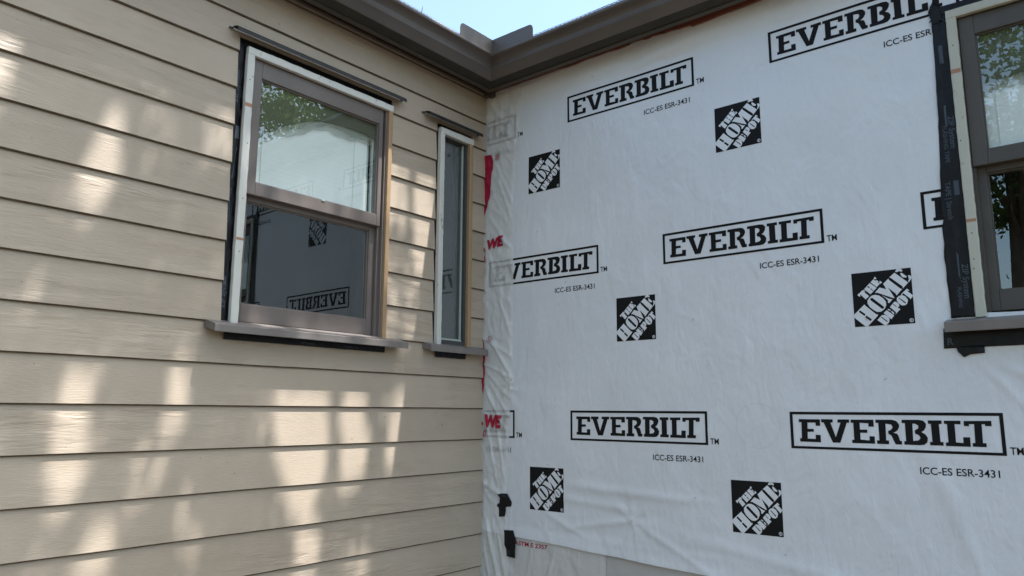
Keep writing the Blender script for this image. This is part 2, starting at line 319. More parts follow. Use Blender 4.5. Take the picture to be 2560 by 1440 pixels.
LOGO=[[[[0.0435,-0.1362],[0.0474,-0.1422],[0.0869,-0.1818],[0.0928,-0.1818],[0.0918,-0.1878],[0.0502,-0.2298],[0.0403,-0.2278],[-0.0021,-0.1862],[-0.0021,-0.1782]],[[0.0217,-0.1612],[0.0256,-0.1602],[0.0454,-0.178],[0.0404,-0.185],[0.0197,-0.1662]],[[0.0483,-0.183],[0.0681,-0.2008],[0.0631,-0.2088],[0.0434,-0.19]]],[[[0.0653,-0.1092],[0.0752,-0.1012],[0.0881,-0.0992],[0.1029,-0.1041],[0.1177,-0.117],[0.1266,-0.1309],[0.1275,-0.1458],[0.1216,-0.1588],[0.1136,-0.1668],[0.1047,-0.1718],[0.0909,-0.1719],[0.078,-0.1629],[0.0642,-0.1491],[0.0563,-0.1342],[0.0564,-0.1212]],[[0.0683,-0.1122],[0.0762,-0.1112],[0.1166,-0.1508],[0.1186,-0.1578],[0.1107,-0.1608],[0.0682,-0.1202]]],[[[0.0891,-0.0892],[0.1069,-0.0702],[0.1326,-0.0801],[0.1218,-0.0562],[0.1436,-0.0362],[0.1446,-0.0422],[0.186,-0.0838],[0.192,-0.0848],[0.1692,-0.1098],[0.1662,-0.1018],[0.1386,-0.0731],[0.1612,-0.1198],[0.1543,-0.1188],[0.095,-0.0902],[0.0901,-0.0922]]],[[[0.1118,-0.1031],[0.1345,-0.1179],[0.1474,-0.1238],[0.1533,-0.1238],[0.1394,-0.1388],[0.1345,-0.1368],[0.1355,-0.1279],[0.1266,-0.1159]]],[[[0.1466,-0.0322],[0.1674,-0.0142],[0.2158,-0.0608],[0.1949,-0.0828],[0.194,-0.0748],[0.1535,-0.0352]]],[[[0.1704,-0.0102],[0.1773,0.0008],[0.1912,0.0008],[0.1981,-0.0081],[0.1961,-0.0131],[0.1842,-0.0102],[0.1753,-0.0132]]],[[[0.1891,-0.0181],[0.1961,-0.0191],[0.2119,-0.0349],[0.2099,-0.0399],[0.197,-0.037],[0.1911,-0.028]]],[[[0.2168,-0.0309],[0.2218,-0.0309],[0.2287,-0.0358],[0.2287,-0.0458],[0.2187,-0.0598],[0.2158,-0.0568],[0.2197,-0.0468]]],[[[0.0268,-0.0875],[0.0387,-0.0755],[0.0643,-0.1023],[0.0504,-0.1153]]],[[[0.0188,-0.0935],[0.0258,-0.0865],[0.0307,-0.0935],[0.0277,-0.1024]]],[[[0.0397,-0.0765],[0.0456,-0.0735],[0.0515,-0.0814],[0.0456,-0.0814]]],[[[0.0466,-0.0715],[0.0704,-0.0475],[0.096,-0.0703],[0.0703,-0.0953]],[[0.0595,-0.0615],[0.0634,-0.0595],[0.0694,-0.0654],[0.0664,-0.0694]],[[0.0703,-0.0714],[0.0743,-0.0704],[0.0822,-0.0803],[0.0802,-0.0823]]],[[[0.0734,-0.0445],[0.0852,-0.0335],[0.1089,-0.0543],[0.097,-0.0673]]],[[[0.0862,-0.0335],[0.0912,-0.0225],[0.0981,-0.0304],[0.0941,-0.0334]]],[[[0.0931,-0.0394],[0.0991,-0.0374],[0.106,-0.0463],[0.102,-0.0473]]],[[[0.11,-0.0413],[0.1179,-0.0493],[0.1109,-0.0553],[0.107,-0.0523]]],[[[0.0888,-0.2057],[0.1077,-0.1867],[0.1195,-0.1867],[0.1304,-0.1946],[0.1353,-0.2035],[0.1333,-0.2175],[0.1234,-0.2285],[0.1145,-0.2285]],[[0.1027,-0.1947],[0.1067,-0.1937],[0.1274,-0.2125],[0.1264,-0.2175]]],[[[0.1146,-0.1787],[0.1275,-0.1677],[0.1541,-0.1915],[0.1422,-0.2065]]],[[[0.1305,-0.1657],[0.1344,-0.1627],[0.1433,-0.1686],[0.1413,-0.1716]]],[[[0.1433,-0.1746],[0.1483,-0.1726],[0.1552,-0.1825],[0.1522,-0.1865]]],[[[0.1404,-0.1557],[0.1592,-0.1347],[0.1671,-0.1367],[0.175,-0.1466],[0.176,-0.1546],[0.1691,-0.1596],[0.1789,-0.1675],[0.1581,-0.1885],[0.1631,-0.1805]],[[0.1523,-0.1447],[0.1552,-0.1437],[0.1661,-0.1556],[0.1641,-0.1576]]],[[[0.1691,-0.1207],[0.1761,-0.1137],[0.188,-0.1097],[0.2008,-0.1166],[0.2097,-0.1325],[0.2057,-0.1475],[0.1968,-0.1535],[0.1849,-0.1525],[0.174,-0.1426],[0.1681,-0.1307]],[[0.1751,-0.1217],[0.179,-0.1207],[0.2017,-0.1425],[0.1988,-0.1465]]],[[[0.187,-0.1057],[0.2088,-0.0857],[0.2177,-0.0936],[0.2157,-0.0956],[0.2078,-0.0937],[0.2295,-0.1155],[0.2275,-0.1205],[0.2186,-0.1305],[0.2166,-0.1255],[0.1939,-0.1027],[0.1919,-0.1057],[0.187,-0.1117]]]]
LIT=[[1,[[-2.281,0.154],[-2.192,0.144],[-2.193,0.004],[-2.181,-0.17],[-2.195,-0.269],[-2.219,-0.366],[-2.291,-0.359],[-2.309,-0.235],[-2.304,-0.026],[-2.288,0.088]]],[1,[[-1.898,0.158],[-1.818,0.154],[-1.82,0.008],[-1.846,-0.08],[-1.908,-0.025],[-1.909,0.086]]],[1,[[-1.418,0.102],[-1.135,0.111],[-1.114,-0.182],[-1.154,-0.364],[-1.212,-0.493],[-1.307,-0.501],[-1.349,-0.324],[-1.389,-0.182]]],[0.6,[[-1.518,0.099],[-1.418,0.102],[-1.389,-0.182],[-1.499,-0.178]]],[1,[[-1.039,0.104],[-0.91,0.108],[-0.904,-0.021],[-0.866,-0.12],[-0.884,-0.296],[-0.942,-0.369],[-1.04,-0.344],[-1.026,-0.156],[-1.045,-0.022]]],[0.95,[[-0.702,0.093],[-0.623,0.074],[-0.614,-0.166],[-0.685,-0.336],[-0.741,-0.303],[-0.739,-0.021]]],[1,[[-2.14,-0.422],[-2.069,-0.43],[-2.073,-0.621],[-2.216,-0.598],[-2.208,-0.552],[-2.157,-0.525]]],[0.9,[[-1.819,-0.317],[-1.749,-0.25],[-1.695,-0.382],[-1.693,-0.524],[-1.737,-0.612],[-1.791,-0.559],[-1.825,-0.448]]],[1,[[-1.253,-0.524],[-1.134,-0.519],[-1.153,-0.765],[-1.303,-0.741],[-1.277,-0.66]]],[0.9,[[-0.975,-0.683],[-0.84,-0.701],[-0.847,-0.813],[-0.957,-0.795]]],[0.75,[[-2.023,-0.206],[-1.899,-0.025],[-1.863,-0.072],[-1.909,-0.288],[-2.013,-0.326]]],[0.7,[[-2.354,-0.525],[-2.254,-0.539],[-2.262,-0.591],[-2.361,-0.575]]],[1,[[-2.242,1.112],[-2.191,1.187],[-2.164,1.087],[-2.175,0.902],[-2.191,0.849],[-2.213,0.796],[-2.258,0.707],[-2.313,0.772],[-2.32,0.849],[-2.279,0.939],[-2.261,1.057]]],[1,[[-2.647,1.286],[-2.562,1.321],[-2.562,1.221],[-2.565,1.143],[-2.583,1.076],[-2.624,1.062]]],[0.9,[[-1.815,1.306],[-1.712,1.331],[-1.695,1.092],[-1.806,1.07],[-1.824,1.193]]],[0.7,[[-2.384,0.741],[-2.345,0.788],[-2.358,0.701],[-2.38,0.628],[-2.404,0.676]]],[0.9,[[-2.432,0.436],[-2.378,0.539],[-2.337,0.524],[-2.347,0.448],[-2.377,0.334],[-2.432,0.314]]],[0.6,[[-2.206,0.3],[-2.123,0.339],[-2.141,0.214],[-2.206,0.187]]],[0.6,[[-1.88,0.241],[-1.814,0.262],[-1.815,0.163],[-1.899,0.166]]],[1,[[-0.601,1.288],[-0.461,1.3],[-0.453,1.04],[-0.475,0.712],[-0.534,0.659],[-0.589,0.922]]],[0.95,[[-0.768,1.371],[-0.665,1.376],[-0.666,0.997],[-0.748,0.892]]],[0.75,[[-0.745,0.805],[-0.556,0.836],[-0.555,0.368],[-0.728,0.397]]],[0.9,[[-1.66,1.149],[-1.551,1.18],[-1.534,0.926],[-1.654,0.926]]],[1,[[-1.477,1.006],[-1.162,1.051],[-1.132,0.934],[-1.47,0.902]]],[0.8,[[-1.113,1.052],[-0.853,1.069],[-0.849,0.96],[-1.106,0.909]]],[1,[[-1.543,0.47],[-1.442,0.473],[-1.398,0.275],[-1.529,0.266]]],[1,[[-1.324,0.468],[-0.92,0.473],[-0.871,0.261],[-1.313,0.272]]],[1,[[-0.895,1.391],[-0.727,1.44],[-0.732,0.984],[-0.876,0.955]]],[0.8,[[-0.849,0.96],[-0.738,0.983],[-0.726,0.333],[-0.847,0.325]]],[0.8,[[-0.442,1.426],[-0.357,1.449],[-0.375,1.128],[-0.433,1.116]]]]
# ================================================================ the house
house = thing('house', 'tan lap-sided house corner with brown eaves, three brown windows and one wrapped wall', 'house', (0,0,GZ))
HP = house
def place_child(o):          # children are modelled in world coordinates; keep them there under the Empty
    o.matrix_parent_inverse = Matrix.Translation((0,0,-GZ)); return o

# openings (u0, u1, v0, v1) on each wall
OPA = [(-1.703, -.786, .328, 1.676), (-.440, -.142, .325, 1.660)]
OPB = [(2.560, 3.400, .33, 1.62)]
WOPA = [(-1.66, -.790, .33, 1.63), (-.410, -.140, .33, 1.62)]

def lap_siding():
    random.seed(3)
    bm_v = []; bm_f = []; att = []; mi = []
    def quad(p, a, m_=0):
        b = len(bm_v); bm_v.extend(p); bm_f.append((b, b+1, b+2, b+3)); att.append(a); mi.append(m_)
    Y0, Y1 = -4.6, -.004
    for k in range(-10, 12):
        z0 = k*E; z1 = z0+E; off = (0.0, random.uniform(-40, 40), random.uniform(-40, 40))
        top = 1.972
        if z0 >= top: break
        zt = min(z1+.012, top)
        cuts_y = sorted({Y0, Y1, *[c for o in OPA for c in o[:2] if o[3] > z0 and o[2] < zt]})
        ys = []
        for a, b in zip(cuts_y[:-1], cuts_y[1:]):
            n = max(1, int((b-a)/.06)); ys += [a+(b-a)*i/n for i in range(n)]
        ys.append(Y1)
        zs = sorted({z0, zt, *[c for o in OPA for c in o[2:] if z0 < c < zt]})
        if k == 1: joint = -.642
        X = lambda z: -.012*(z-z0)/E
        CH = .0052
        def J(y, z):      # slight waviness of the lower edge
            return z + (CH+.0012*nz(y*3, k*7.1, 0)+.0006*nz(y*17, k*3.1, 0) if z == z0 else 0)
        for i in range(len(ys)-1):
            ya, yb = ys[i], ys[i+1]; ym = (ya+yb)/2
            for j in range(len(zs)-1):
                za, zb = zs[j], zs[j+1]; zm = (za+zb)/2
                if any(o[0] < ym < o[1] and o[2] < zm < o[3] for o in OPA): continue
                a_ = off
                if k == 1 and ym > -.642: a_ = (0, off[1]+13, off[2]+9)
                quad([(X(za), ya, J(ya, za)), (X(za), yb, J(yb, za)), (X(zb), yb, zb), (X(zb), ya, zb)], a_)
                if j == 0:
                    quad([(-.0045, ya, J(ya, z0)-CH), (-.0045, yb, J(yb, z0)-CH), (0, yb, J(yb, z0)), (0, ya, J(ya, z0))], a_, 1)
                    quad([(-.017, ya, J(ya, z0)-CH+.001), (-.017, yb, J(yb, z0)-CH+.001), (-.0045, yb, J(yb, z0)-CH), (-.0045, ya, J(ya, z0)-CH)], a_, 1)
                for (yy, sgn) in ((ya, -1), (yb, 1)):
                    yo = yy+sgn*.01
                    if any(o[0] < yo < o[1] and o[2] < zm < o[3] for o in OPA) or abs(yy-Y1) < 1e-6:
                        quad([(X(za), yy, za), (X(zb), yy, zb), (-.02, yy, zb), (-.02, yy, za)], a_)
                for (zz, sgn) in ((za, -1), (zb, 1)):
                    zo = zz+sgn*.003
                    if any(o[0] < ym < o[1] and o[2] < zo < o[3] for o in OPA):
                        quad([(X(zz), ya, zz), (X(zz), yb, zz), (-.02, yb, zz), (-.02, ya, zz)], a_)
    me = bpy.data.meshes.new('lap_siding'); me.from_pydata(bm_v, [], bm_f)
    a = me.attributes.new('board', 'FLOAT_VECTOR', 'FACE')
    for i, v in enumerate(att): a.data[i].vector = v
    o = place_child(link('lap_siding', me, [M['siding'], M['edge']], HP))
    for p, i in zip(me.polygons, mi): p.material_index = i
    return o
lap_siding()

# sheathing behind both walls, with the window openings left free
def wall_with_holes(mapf, u0, u1, v0, v1, holes, d0, d1, name, m):
    mb = MB(mapf); us = sorted({u0, u1, *[h[0] for h in holes], *[h[1] for h in holes]})
    for a, b in zip(us[:-1], us[1:]):
        hs = sorted([h for h in holes if h[0] <= a and h[1] >= b], key=lambda h: h[2]); v = v0
        for h in hs: mb.box(a, b, v, h[2], d0, d1); v = h[3]
        mb.box(a, b, v, v1, d0, d1)
    return place_child(mb.build(name, m, HP))
wall_with_holes(mapA, -4.6, .12, GZ, 2.09, WOPA, -.10, -.0205, 'wall_sheathing', M['sheath'])
wall_with_holes(mapB, -.0195, 4.6, GZ, 2.09, OPB, -.10, -.004, 'wall_sheathing', M['oldwrap2'])

# ---- eaves (o = distance out of the wall)
def run(prof, name, m, parent, o_end=4.55, closed=True, side='A', smooth=False, extra=None):
    """extrude (o, z) along wall A or B, mitred at the inner corner"""
    n = len(prof); vs = []; fs = []
    for end in (0, 1):
        for o, z in prof:
            if side == 'A': vs.append((o, (-o if end == 0 else -o_end), z))
            else: vs.append(((o if end == 0 else o_end), -o, z))
    rng = range(n) if closed else range(n-1)
    for i in rng: fs.append((i, (i+1) % n, n+(i+1) % n, n+i))
    if closed: fs += [tuple(range(n)), tuple(range(2*n-1, n-1, -1))]
    me = bpy.data.meshes.new(name); me.from_pydata(vs, [], fs)
    bm = bmesh.new(); bm.from_mesh(me)
    bmesh.ops.recalc_face_normals(bm, faces=bm.faces); bm.to_mesh(me); bm.free()
    for p in me.polygons: p.use_smooth = smooth
    return link(name, me, m, parent)
FAS = [(.080, 1.944), (.1125, 1.944), (.1125, 2.10), (.080, 2.10)]
SOF = [(-.09, 1.990), (.088, 1.990), (.088, 2.004), (-.09, 2.004)]
SUBF = [(.050, 1.966), (.0795, 1.966), (.0795, 1.9895), (.050, 1.9895)]
for sd in 'AB':
    place_child(run(FAS, 'fascia', M['brown_dark'], HP, side=sd, o_end=4.6))
    place_child(run(SOF, 'soffit', M['rawred'], HP, side=sd, o_end=4.6))
    place_child(run(SUBF, 'subfascia', M['rawred'], HP, side=sd, o_end=4.6))
    place_child(run([(.010, 1.9860), (.026, 1.9860), (.026, 1.9895), (.010, 1.9895)], 'vent_slot', M['dark'], HP, side=sd, o_end=4.6))
FRZ = [(-.008, 1.9735), (.006, 1.9735), (.006, 1.9835), (-.008, 1.9835)]
place_child(run(FRZ, 'top_trim', M['brown'], HP, side='A', o_end=4.6))
# torn splinters left of the old frieze board under the right eave
def splinter(x0, x1, z0, z1, seed, thick=.012, d=.014):
    random.seed(seed); mb = MB(mapB); n = 14
    top = [(x0+(x1-x0)*i/n, 1.9895) for i in range(n+1)]
    bot = [(x0+(x1-x0)*i/n, (z0+(z1-z0)*i/n) + random.uniform(-.004, .004)) for i in range(n+1)]
    vs = [(u, v, d) for u, v in top] + [(u, v, d) for u, v in bot] + [(u, v, d+thick) for u, v in top] + [(u, v, d+thick) for u, v in bot]
    m_ = n+1; fs = []
    for i in range(n):
        fs += [(i, i+1, m_+i+1, m_+i), (2*m_+i, 2*m_+i+1, 3*m_+i+1, 3*m_+i), (m_+i, m_+i+1, 3*m_+i+1, 3*m_+i)]
    fs += [(0, m_, 3*m_, 2*m_), (n, m_+n, 3*m_+n, 2*m_+n)]
    mb.add(vs, fs); return place_child(mb.build('torn_frieze_board', M['rawred'], HP))
splinter(.05, 1.05, 1.975, 1.968, 1); splinter(1.10, 1.42, 1.972, 1.955, 2); splinter(1.42, 2.5, 1.945, 1.980, 4, d=.018)
# dark lump at the inside corner, end of the old frieze
mb = MB(mapB); mb.box(.006, .075, 1.952, 1.9895, .012, .045, .003); mb.box(.045, .078, 1.936, 1.952, .012, .040, .003)
place_child(mb.build('corner_block', M['brown_dark'], HP))

# roofs
mb = MB(); s = .30
mb.add([(.11,-4.8,2.105),(.11,.12,2.105),(-5,.12,2.105+5.1*s),(-5,-4.8,2.105+5.1*s),(.11,-4.8,2.09),(.11,.12,2.09),(-5,.12,2.0),(-5,-4.8,2.0)],
       [(0,1,2,3),(4,7,6,5),(0,4,5,1),(1,5,6,2),(3,2,6,7),(0,3,7,4)])
mb.add([(-.1,-.11,2.106),(4.8,-.11,2.106),(4.8,5,2.106+5.1*s),(-5,5,2.106+5.1*s),(-5,-.1,2.106),(-.1,-.11,2.091),(4.8,-.11,2.091),(4.8,5,2.01),(-5,5,2.01)],
       [(0,1,2,3),(5,8,7,6),(0,5,6,1),(1,6,7,2),(2,7,8,3)])
place_child(mb.build('roof', M['shingle'], HP))

# ================================================================ windows (parts of the house)
def wob_batten(u0, u1, v0, v1, d0, d1, mapf, name, m, parent, seed=0, amp=.0022, chip=None):
    """a torn-off painted strip: long box with a slightly ragged outline"""
    mb = MB(mapf); vert = (v1-v0) > (u1-u0); L = (v1-v0) if vert else (u1-u0); n = max(4, int(L/.02))
    rows = []
    for i in range(n+1):
        t = i/n; j = lambda s_: amp*(noise.noise(Vector((t*L*22, seed*3.7+s_, 0)))+.5*noise.noise(Vector((t*L*70, seed*3.7+s_, 5))))
        a, b = (u0, u1) if vert else (v0, v1); c = (v0 if vert else u0)+t*L
        a += j(0)*.7; b += j(9)
        if chip:
            for (cc, w_, dp) in chip:
                if abs(c-cc) < w_: b -= dp*(1-abs(c-cc)/w_)**.5
        rows.append((a, b, c))
    vs = []
    for a, b, c in rows:
        for x, d in ((a, d0), (b, d0), (b, d1-.002), (b-.003, d1), (a+.003, d1), (a, d1-.002)):
            vs.append((x, c, d) if vert else (c, x, d))
    fs = []
    for i in range(n):
        for k in range(6): fs.append((i*6+k, i*6+(k+1) % 6, (i+1)*6+(k+1) % 6, (i+1)*6+k))
    fs += [tuple(range(6)), tuple(range(n*6, n*6+6))]
    mb.add(vs, fs); return mb.build(name, m, parent)

def sash(mapf, u0, u1, v0, v1, g0, g1, h0, h1, d0, d1, m, parent, name='sash'):
    """frame with a stepped glazing rebate: outer u0..u1, v0..v1; glass opening g0..g1, h0..h1; d0 back, d1 front"""
    mb = MB(mapf); st = .006
    mb.box(u0, g0, v0, v1, d0, d1, .002); mb.box(g1, u1, v0, v1, d0, d1, .002)
    mb.box(g0, g1, v0, h0, d0, d1-.0004, .002); mb.box(g0, g1, h1, v1, d0, d1-.0004, .002)
    # glazing bead
    mb.box(g0, g0+st, h0, h1, d0, d1-.010); mb.box(g1-st, g1, h0, h1, d0, d1-.010)
    mb.box(g0+st, g1-st, h0, h0+st, d0, d1-.011); mb.box(g0+st, g1-st, h1-st, h1, d0, d1-.011)
    return mb.build(name, m, parent)

def double_hung(mapf, u0, label, seed, white, head_white, right_raw, blind=True, top=1.632, gl=.090, gr=.073, glass='glass', paint='brown', shadow_rim=None):
    ht = top-.036; gt = ht-.084
    W_ = house_part('window', label)
    u1 = u0+.872
    b = .036
    # frame: jambs, head, sloped bottom
    mb = MB(mapf)
    mb.box(u0+.006, u0+b+.002, .345, top-.005, -.10, .004); mb.box(u1-b-.002, u1-.006, .345, top-.005, -.10, .004)
    mb.box(u0+b+.002, u1-b-.002, ht-.002, top-.005, -.10, .003); mb.box(u0+b+.002, u1-b-.002, .345, .362, -.10, .003)
    # inner stops on the jambs beside the lower sash
    mb.box(u1-b-.016, u1-b-.002, .362, .955, -.034, -.018); mb.box(u0+b+.002, u0+b+.012, .362, .955, -.034, -.018)
    mb.build('frame', M[paint], W_)
    # the strips of old casing
    l_ = wob_batten(u0, u0+b, .348, ht, .0, .022, mapf, 'casing_strip', white, W_, seed, chip=None)
    h_ = wob_batten(u0+.001, u1-.001, ht+.0005, top, .0, .0225, mapf, 'casing_strip', head_white, W_, seed+3)
    r_ = wob_batten(u1-b*.72, u1, .348, ht, .0, .0215, mapf, 'casing_strip', right_raw, W_, seed+5)
    if right_raw is M['rawwood']: r_['label'] = 'bare orange wood strip'
    # upper sash and its glass
    sash(mapf, u0+b+.003, u1-b-.012, .948, ht-.003, u0+gl, u1-gr, 1.008, gt, -.034, -.002, M[paint], W_, 'upper_sash')
    mb = MB(mapf); mb.add([(u0+gl-.002, 1.006, -.018), (u1-gr+.002, 1.006, -.018), (u1-gr+.002, gt+.002, -.018), (u0+gl-.002, gt+.002, -.018)], [(0,1,2,3)]); mb.build('glass_pane', M[glass], W_)
    # lower sash, set back
    lo = sash(mapf, u0+b+.004, u1-b-.004, .372, .952, u0+.078, u1-.086, .452, .925, -.072, -.040, M[paint], W_, 'lower_sash')
    mb = MB(mapf); mb.add([(u0+.076, .450, -.058), (u1-.078, .450, -.058), (u1-.078, .927, -.058), (u0+.076, .927, -.058)], [(0,1,2,3)]); mb.build('glass_pane', M[glass], W_)
    # inside: dark room box, white jamb liners, blind behind the upper glass
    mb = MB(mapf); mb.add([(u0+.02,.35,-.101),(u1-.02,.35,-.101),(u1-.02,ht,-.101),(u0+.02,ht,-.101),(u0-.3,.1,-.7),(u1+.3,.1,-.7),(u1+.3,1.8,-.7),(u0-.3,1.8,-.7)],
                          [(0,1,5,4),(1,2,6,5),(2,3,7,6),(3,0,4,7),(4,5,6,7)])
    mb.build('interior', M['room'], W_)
    if blind:
        mb = MB(mapf)
        n = 24; vb, vt = .990, gt+.03; du0, du1 = u0+.05, u1-.118
        for i in range(n):
            a = vb+(vt-vb)*i/n; c = vb+(vt-vb)*(i+1)/n
            mb.add([(du0, a, -.046), (du1, a, -.046), (du1, c-.001, -.0462), (du0, c-.001, -.0462)], [(0,1,2,3)])
            mb.add([(du0, c-.001, -.0462), (du1, c-.001, -.0462), (du1, c, -.046), (du0, c, -.046)], [(0,1,2,3)])
        mb.box(du0, du1, vb-.018, vb, -.052, -.042, .002)
        bl = mb.build('blind', M['blind'], W_)
        for f_ in (.12, .88):
            mb = MB(mapf); mb.box(du0+(du1-du0)*f_-.0015, du0+(du1-du0)*f_+.0015, vb-.01, vt, -.0455, -.044)
            mb.build('blind_cord', M['cordm'], bl)
    if shadow_rim:  # added sheets imitate the shadow across the top of the blind
        mb = MB(mapf); k = len(shadow_rim)-1
        vs = [(x, y, -.030-.002*math.sin(i*2.1)) for i, (x, y) in enumerate(shadow_rim)]+[(x, gt+.03, -.030-.002*math.sin(i*2.1)) for i, (x, y) in enumerate(shadow_rim)]
        mb.add(vs, [(i, i+1, k+2+i, k+1+i) for i in range(k)]); mb.build('top_shadow', M['top_shadow'], W_)
        for q_, dd in ((1, -.0335), (2, -.037)):  # see-through layers added to soften that shadow's lower edge
            mb = MB(mapf); n_ = 30; u_a, u_b = shadow_rim[0][0], shadow_rim[-1][0]; vs = []
            for i in range(n_+1):
                x = u_a+(u_b-u_a)*i/n_; j = max(jj for jj in range(k+1) if shadow_rim[jj][0] <= x+1e-9); j = min(j, k-1)
                y = shadow_rim[j][1]+(shadow_rim[j+1][1]-shadow_rim[j][1])*(x-shadow_rim[j][0])/(shadow_rim[j+1][0]-shadow_rim[j][0])
                vs.append((x, y-.028*q_-.010*math.sin(i*.55+q_)-.004*math.sin(i*1.7), dd))
            vs += [(x, gt+.03, dd) for x, _y, _d in vs]
            mb.add(vs, [(i, i+1, n_+2+i, n_+1+i) for i in range(n_)]); mb.build('shadow_fade_layer', M['shadow_fade'], W_)
    mb = MB(mapf); mb.box(u1-.112, u1-.098, .99, gt+.02, -.098, -.056, .002); mb.box(u1-.126, u1-.116, .99, gt+.02, -.10, -.07, .002); mb.box(u1-.092, u1-.080, 1.0, gt+.02, -.050, -.036, .002)
    mb.box(u0+.08, u1-.1, .955, .975, -.10, -.076, .002)
    mb.build('inner_liner', M['vinyl'], W_)
    mb = MB(mapf); mb.box(u0+.45, u0+.47, 1.003, 1.008, -.0015, .0015, .001); mb.build('sash_lock', M['vinyl'], W_)
    # tan filler marks where the old casing was nailed
    for vv, hh in ((1.351, .009), (.728, .006)):
        mb = MB(mapf); mb.box(u0+.001, u0+b-.001, vv-hh, vv+hh, .0215, .0228, .0005); mb.build('filler_mark', M['tan'], W_)
    random.seed(seed)
    mb = MB(mapf)
    for i in range(9):
        q_ = random.choice([(u0+random.uniform(.008,.028), random.uniform(.4,1.55)), (random.uniform(u0+.05,u1-.05), top-.016+random.uniform(-.008,.008))])
        mb.box(q_[0]-.002, q_[0]+.002, q_[1]-.002, q_[1]+.002, .0222, .0231)
    mb.build('nail_hole', M['dark'], W_)['kind'] = 'stuff'
    return W_
def house_part(name, label):
    o = bpy.data.objects.new(name, None); col.objects.link(o); o.parent = HP; o['label'] = label
    o.matrix_parent_inverse = Matrix.Translation((0,0,-GZ)); return o
def sill(mapf, u0, u1, ve, vf, dep, W_, th=.034, m='sill'):
    """sloped sill: back top at ve, front top at vf"""
    mb = MB(mapf)
    prof = [(ve-th, -.02), (vf-th+.004, dep-.006), (vf-th, dep-.001), (vf-th+.003, dep), (vf-.004, dep), (vf, dep-.004), (ve, -.02)]
    mb.prism(prof, u0, u1); return mb.build('window_sill', M[m], W_)
def head_flashing(mapf, u0, u1, W_, dz=0):
    mb = MB((lambda u, v, d: mapf(u, v+dz, d)))
    prof = [(1.701, .0005), (1.700, .020), (1.692, .046), (1.686, .052), (1.667, .054), (1.667, .052), (1.684, .050), (1.690, .044), (1.697, .019), (1.698, .0005)]
    mb.prism(prof, u0, u1)
    # end tabs bent flat on the siding
    mb.box(u0-.016, u0+.002, 1.690, 1.6975, .0006, .004); mb.box(u1-.002, u1+.014, 1.688, 1.6965, .0006, .004)
    return mb.build('head_flashing', M['flashing'], W_)

wA = double_hung(mapA, -1.671, 'large double-hung window in tan siding, white-edged, blind behind its upper pane', 2, M['batten'], M['batten'], M['rawwood'], shadow_rim=[(-1.62,1.22),(-1.56,1.250),(-1.49,1.295),(-1.42,1.340),(-1.35,1.377),(-1.28,1.410),(-1.20,1.428),(-1.10,1.437),(-1.02,1.440),(-.95,1.437),(-.90,1.430),(-.86,1.42)])
sill(mapA, -1.772, -.700, .368, .340, .085, wA); head_flashing(mapA, -1.746, -.732, wA)
wB = double_hung(mapB, 2.538, 'double-hung window in the white wrapped wall, cut off by the right edge', 7, M['batten_cream'], M['batten_cream'], M['batten_cream'], top=1.618, gl=.092, paint='brown_dark', shadow_rim=[(2.58,1.285),(2.75,1.30),(3.0,1.305),(3.4,1.29)])
sill(mapB, 2.440, 3.50, .352, .330, .085, wB, .040)

# narrow fixed window
wn = house_part('window', 'narrow tall window between large window and inside corner')
u0, u1 = -.431, -.151
wob_batten(u0, u0+.034, .352, 1.592, -.004, .022, mapA, 'casing_strip', M['batten'], wn, 11)
wob_batten(u0+.001, u1, 1.5925, 1.630, -.004, .0225, mapA, 'casing_strip', M['batten'], wn, 12)
_o = wob_batten(u1-.030, u1-.001, .352, 1.592, -.004, .0215, mapA, 'casing_strip', M['rawwood'], wn, 13); _o['label'] = 'bare orange wood strip'
mb = MB(mapA)
mb.box(u0+.034, u0+.044, .36, 1.60, -.09, -.001); mb.box(u1-.046, u1-.030, .36, 1.60, -.09, -.001)
mb.box(u0+.044, u1-.046, 1.585, 1.60, -.09, -.002); mb.box(u0+.044, u1-.046, .36, .385, -.09, -.002)
mb.build('frame', mat('frame_dark_grey', (.055,.055,.055), .5), wn)
mb = MB(mapA); mb.box(u0+.046, u1-.050, .3855, .3965, -.058, -.012, .001); mb.box(u1-.054, u1-.048, .39, 1.584, -.030, -.018, .001); mb.build('glazing_bead', M['vinyl'], wn)
mb = MB(mapA); mb.add([(u0+.044, .395, -.030), (u1-.054, .395, -.030), (u1-.054, 1.585, -.030), (u0+.044, 1.585, -.030)], [(0,1,2,3)]); mb.build('glass_pane', M['glass'], wn)
mb = MB(mapA)
mb.add([(u0+.045, .397, -.038), (u1-.055, .397, -.038), (u1-.055, 1.583, -.038), (u0+.045, 1.583, -.038)], [(0,1,2,3)])
mb.build('insect_screen', M['screen'], wn)
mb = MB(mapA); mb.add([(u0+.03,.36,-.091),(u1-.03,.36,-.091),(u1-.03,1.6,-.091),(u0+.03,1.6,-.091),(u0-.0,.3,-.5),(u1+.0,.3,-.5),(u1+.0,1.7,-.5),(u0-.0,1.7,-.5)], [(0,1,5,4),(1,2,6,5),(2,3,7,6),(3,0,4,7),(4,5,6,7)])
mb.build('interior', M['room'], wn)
sill(mapA, -.512, -.045, .366, .345, .062, wn, .036); head_flashing(mapA, -.552, -.100, wn, -.013)

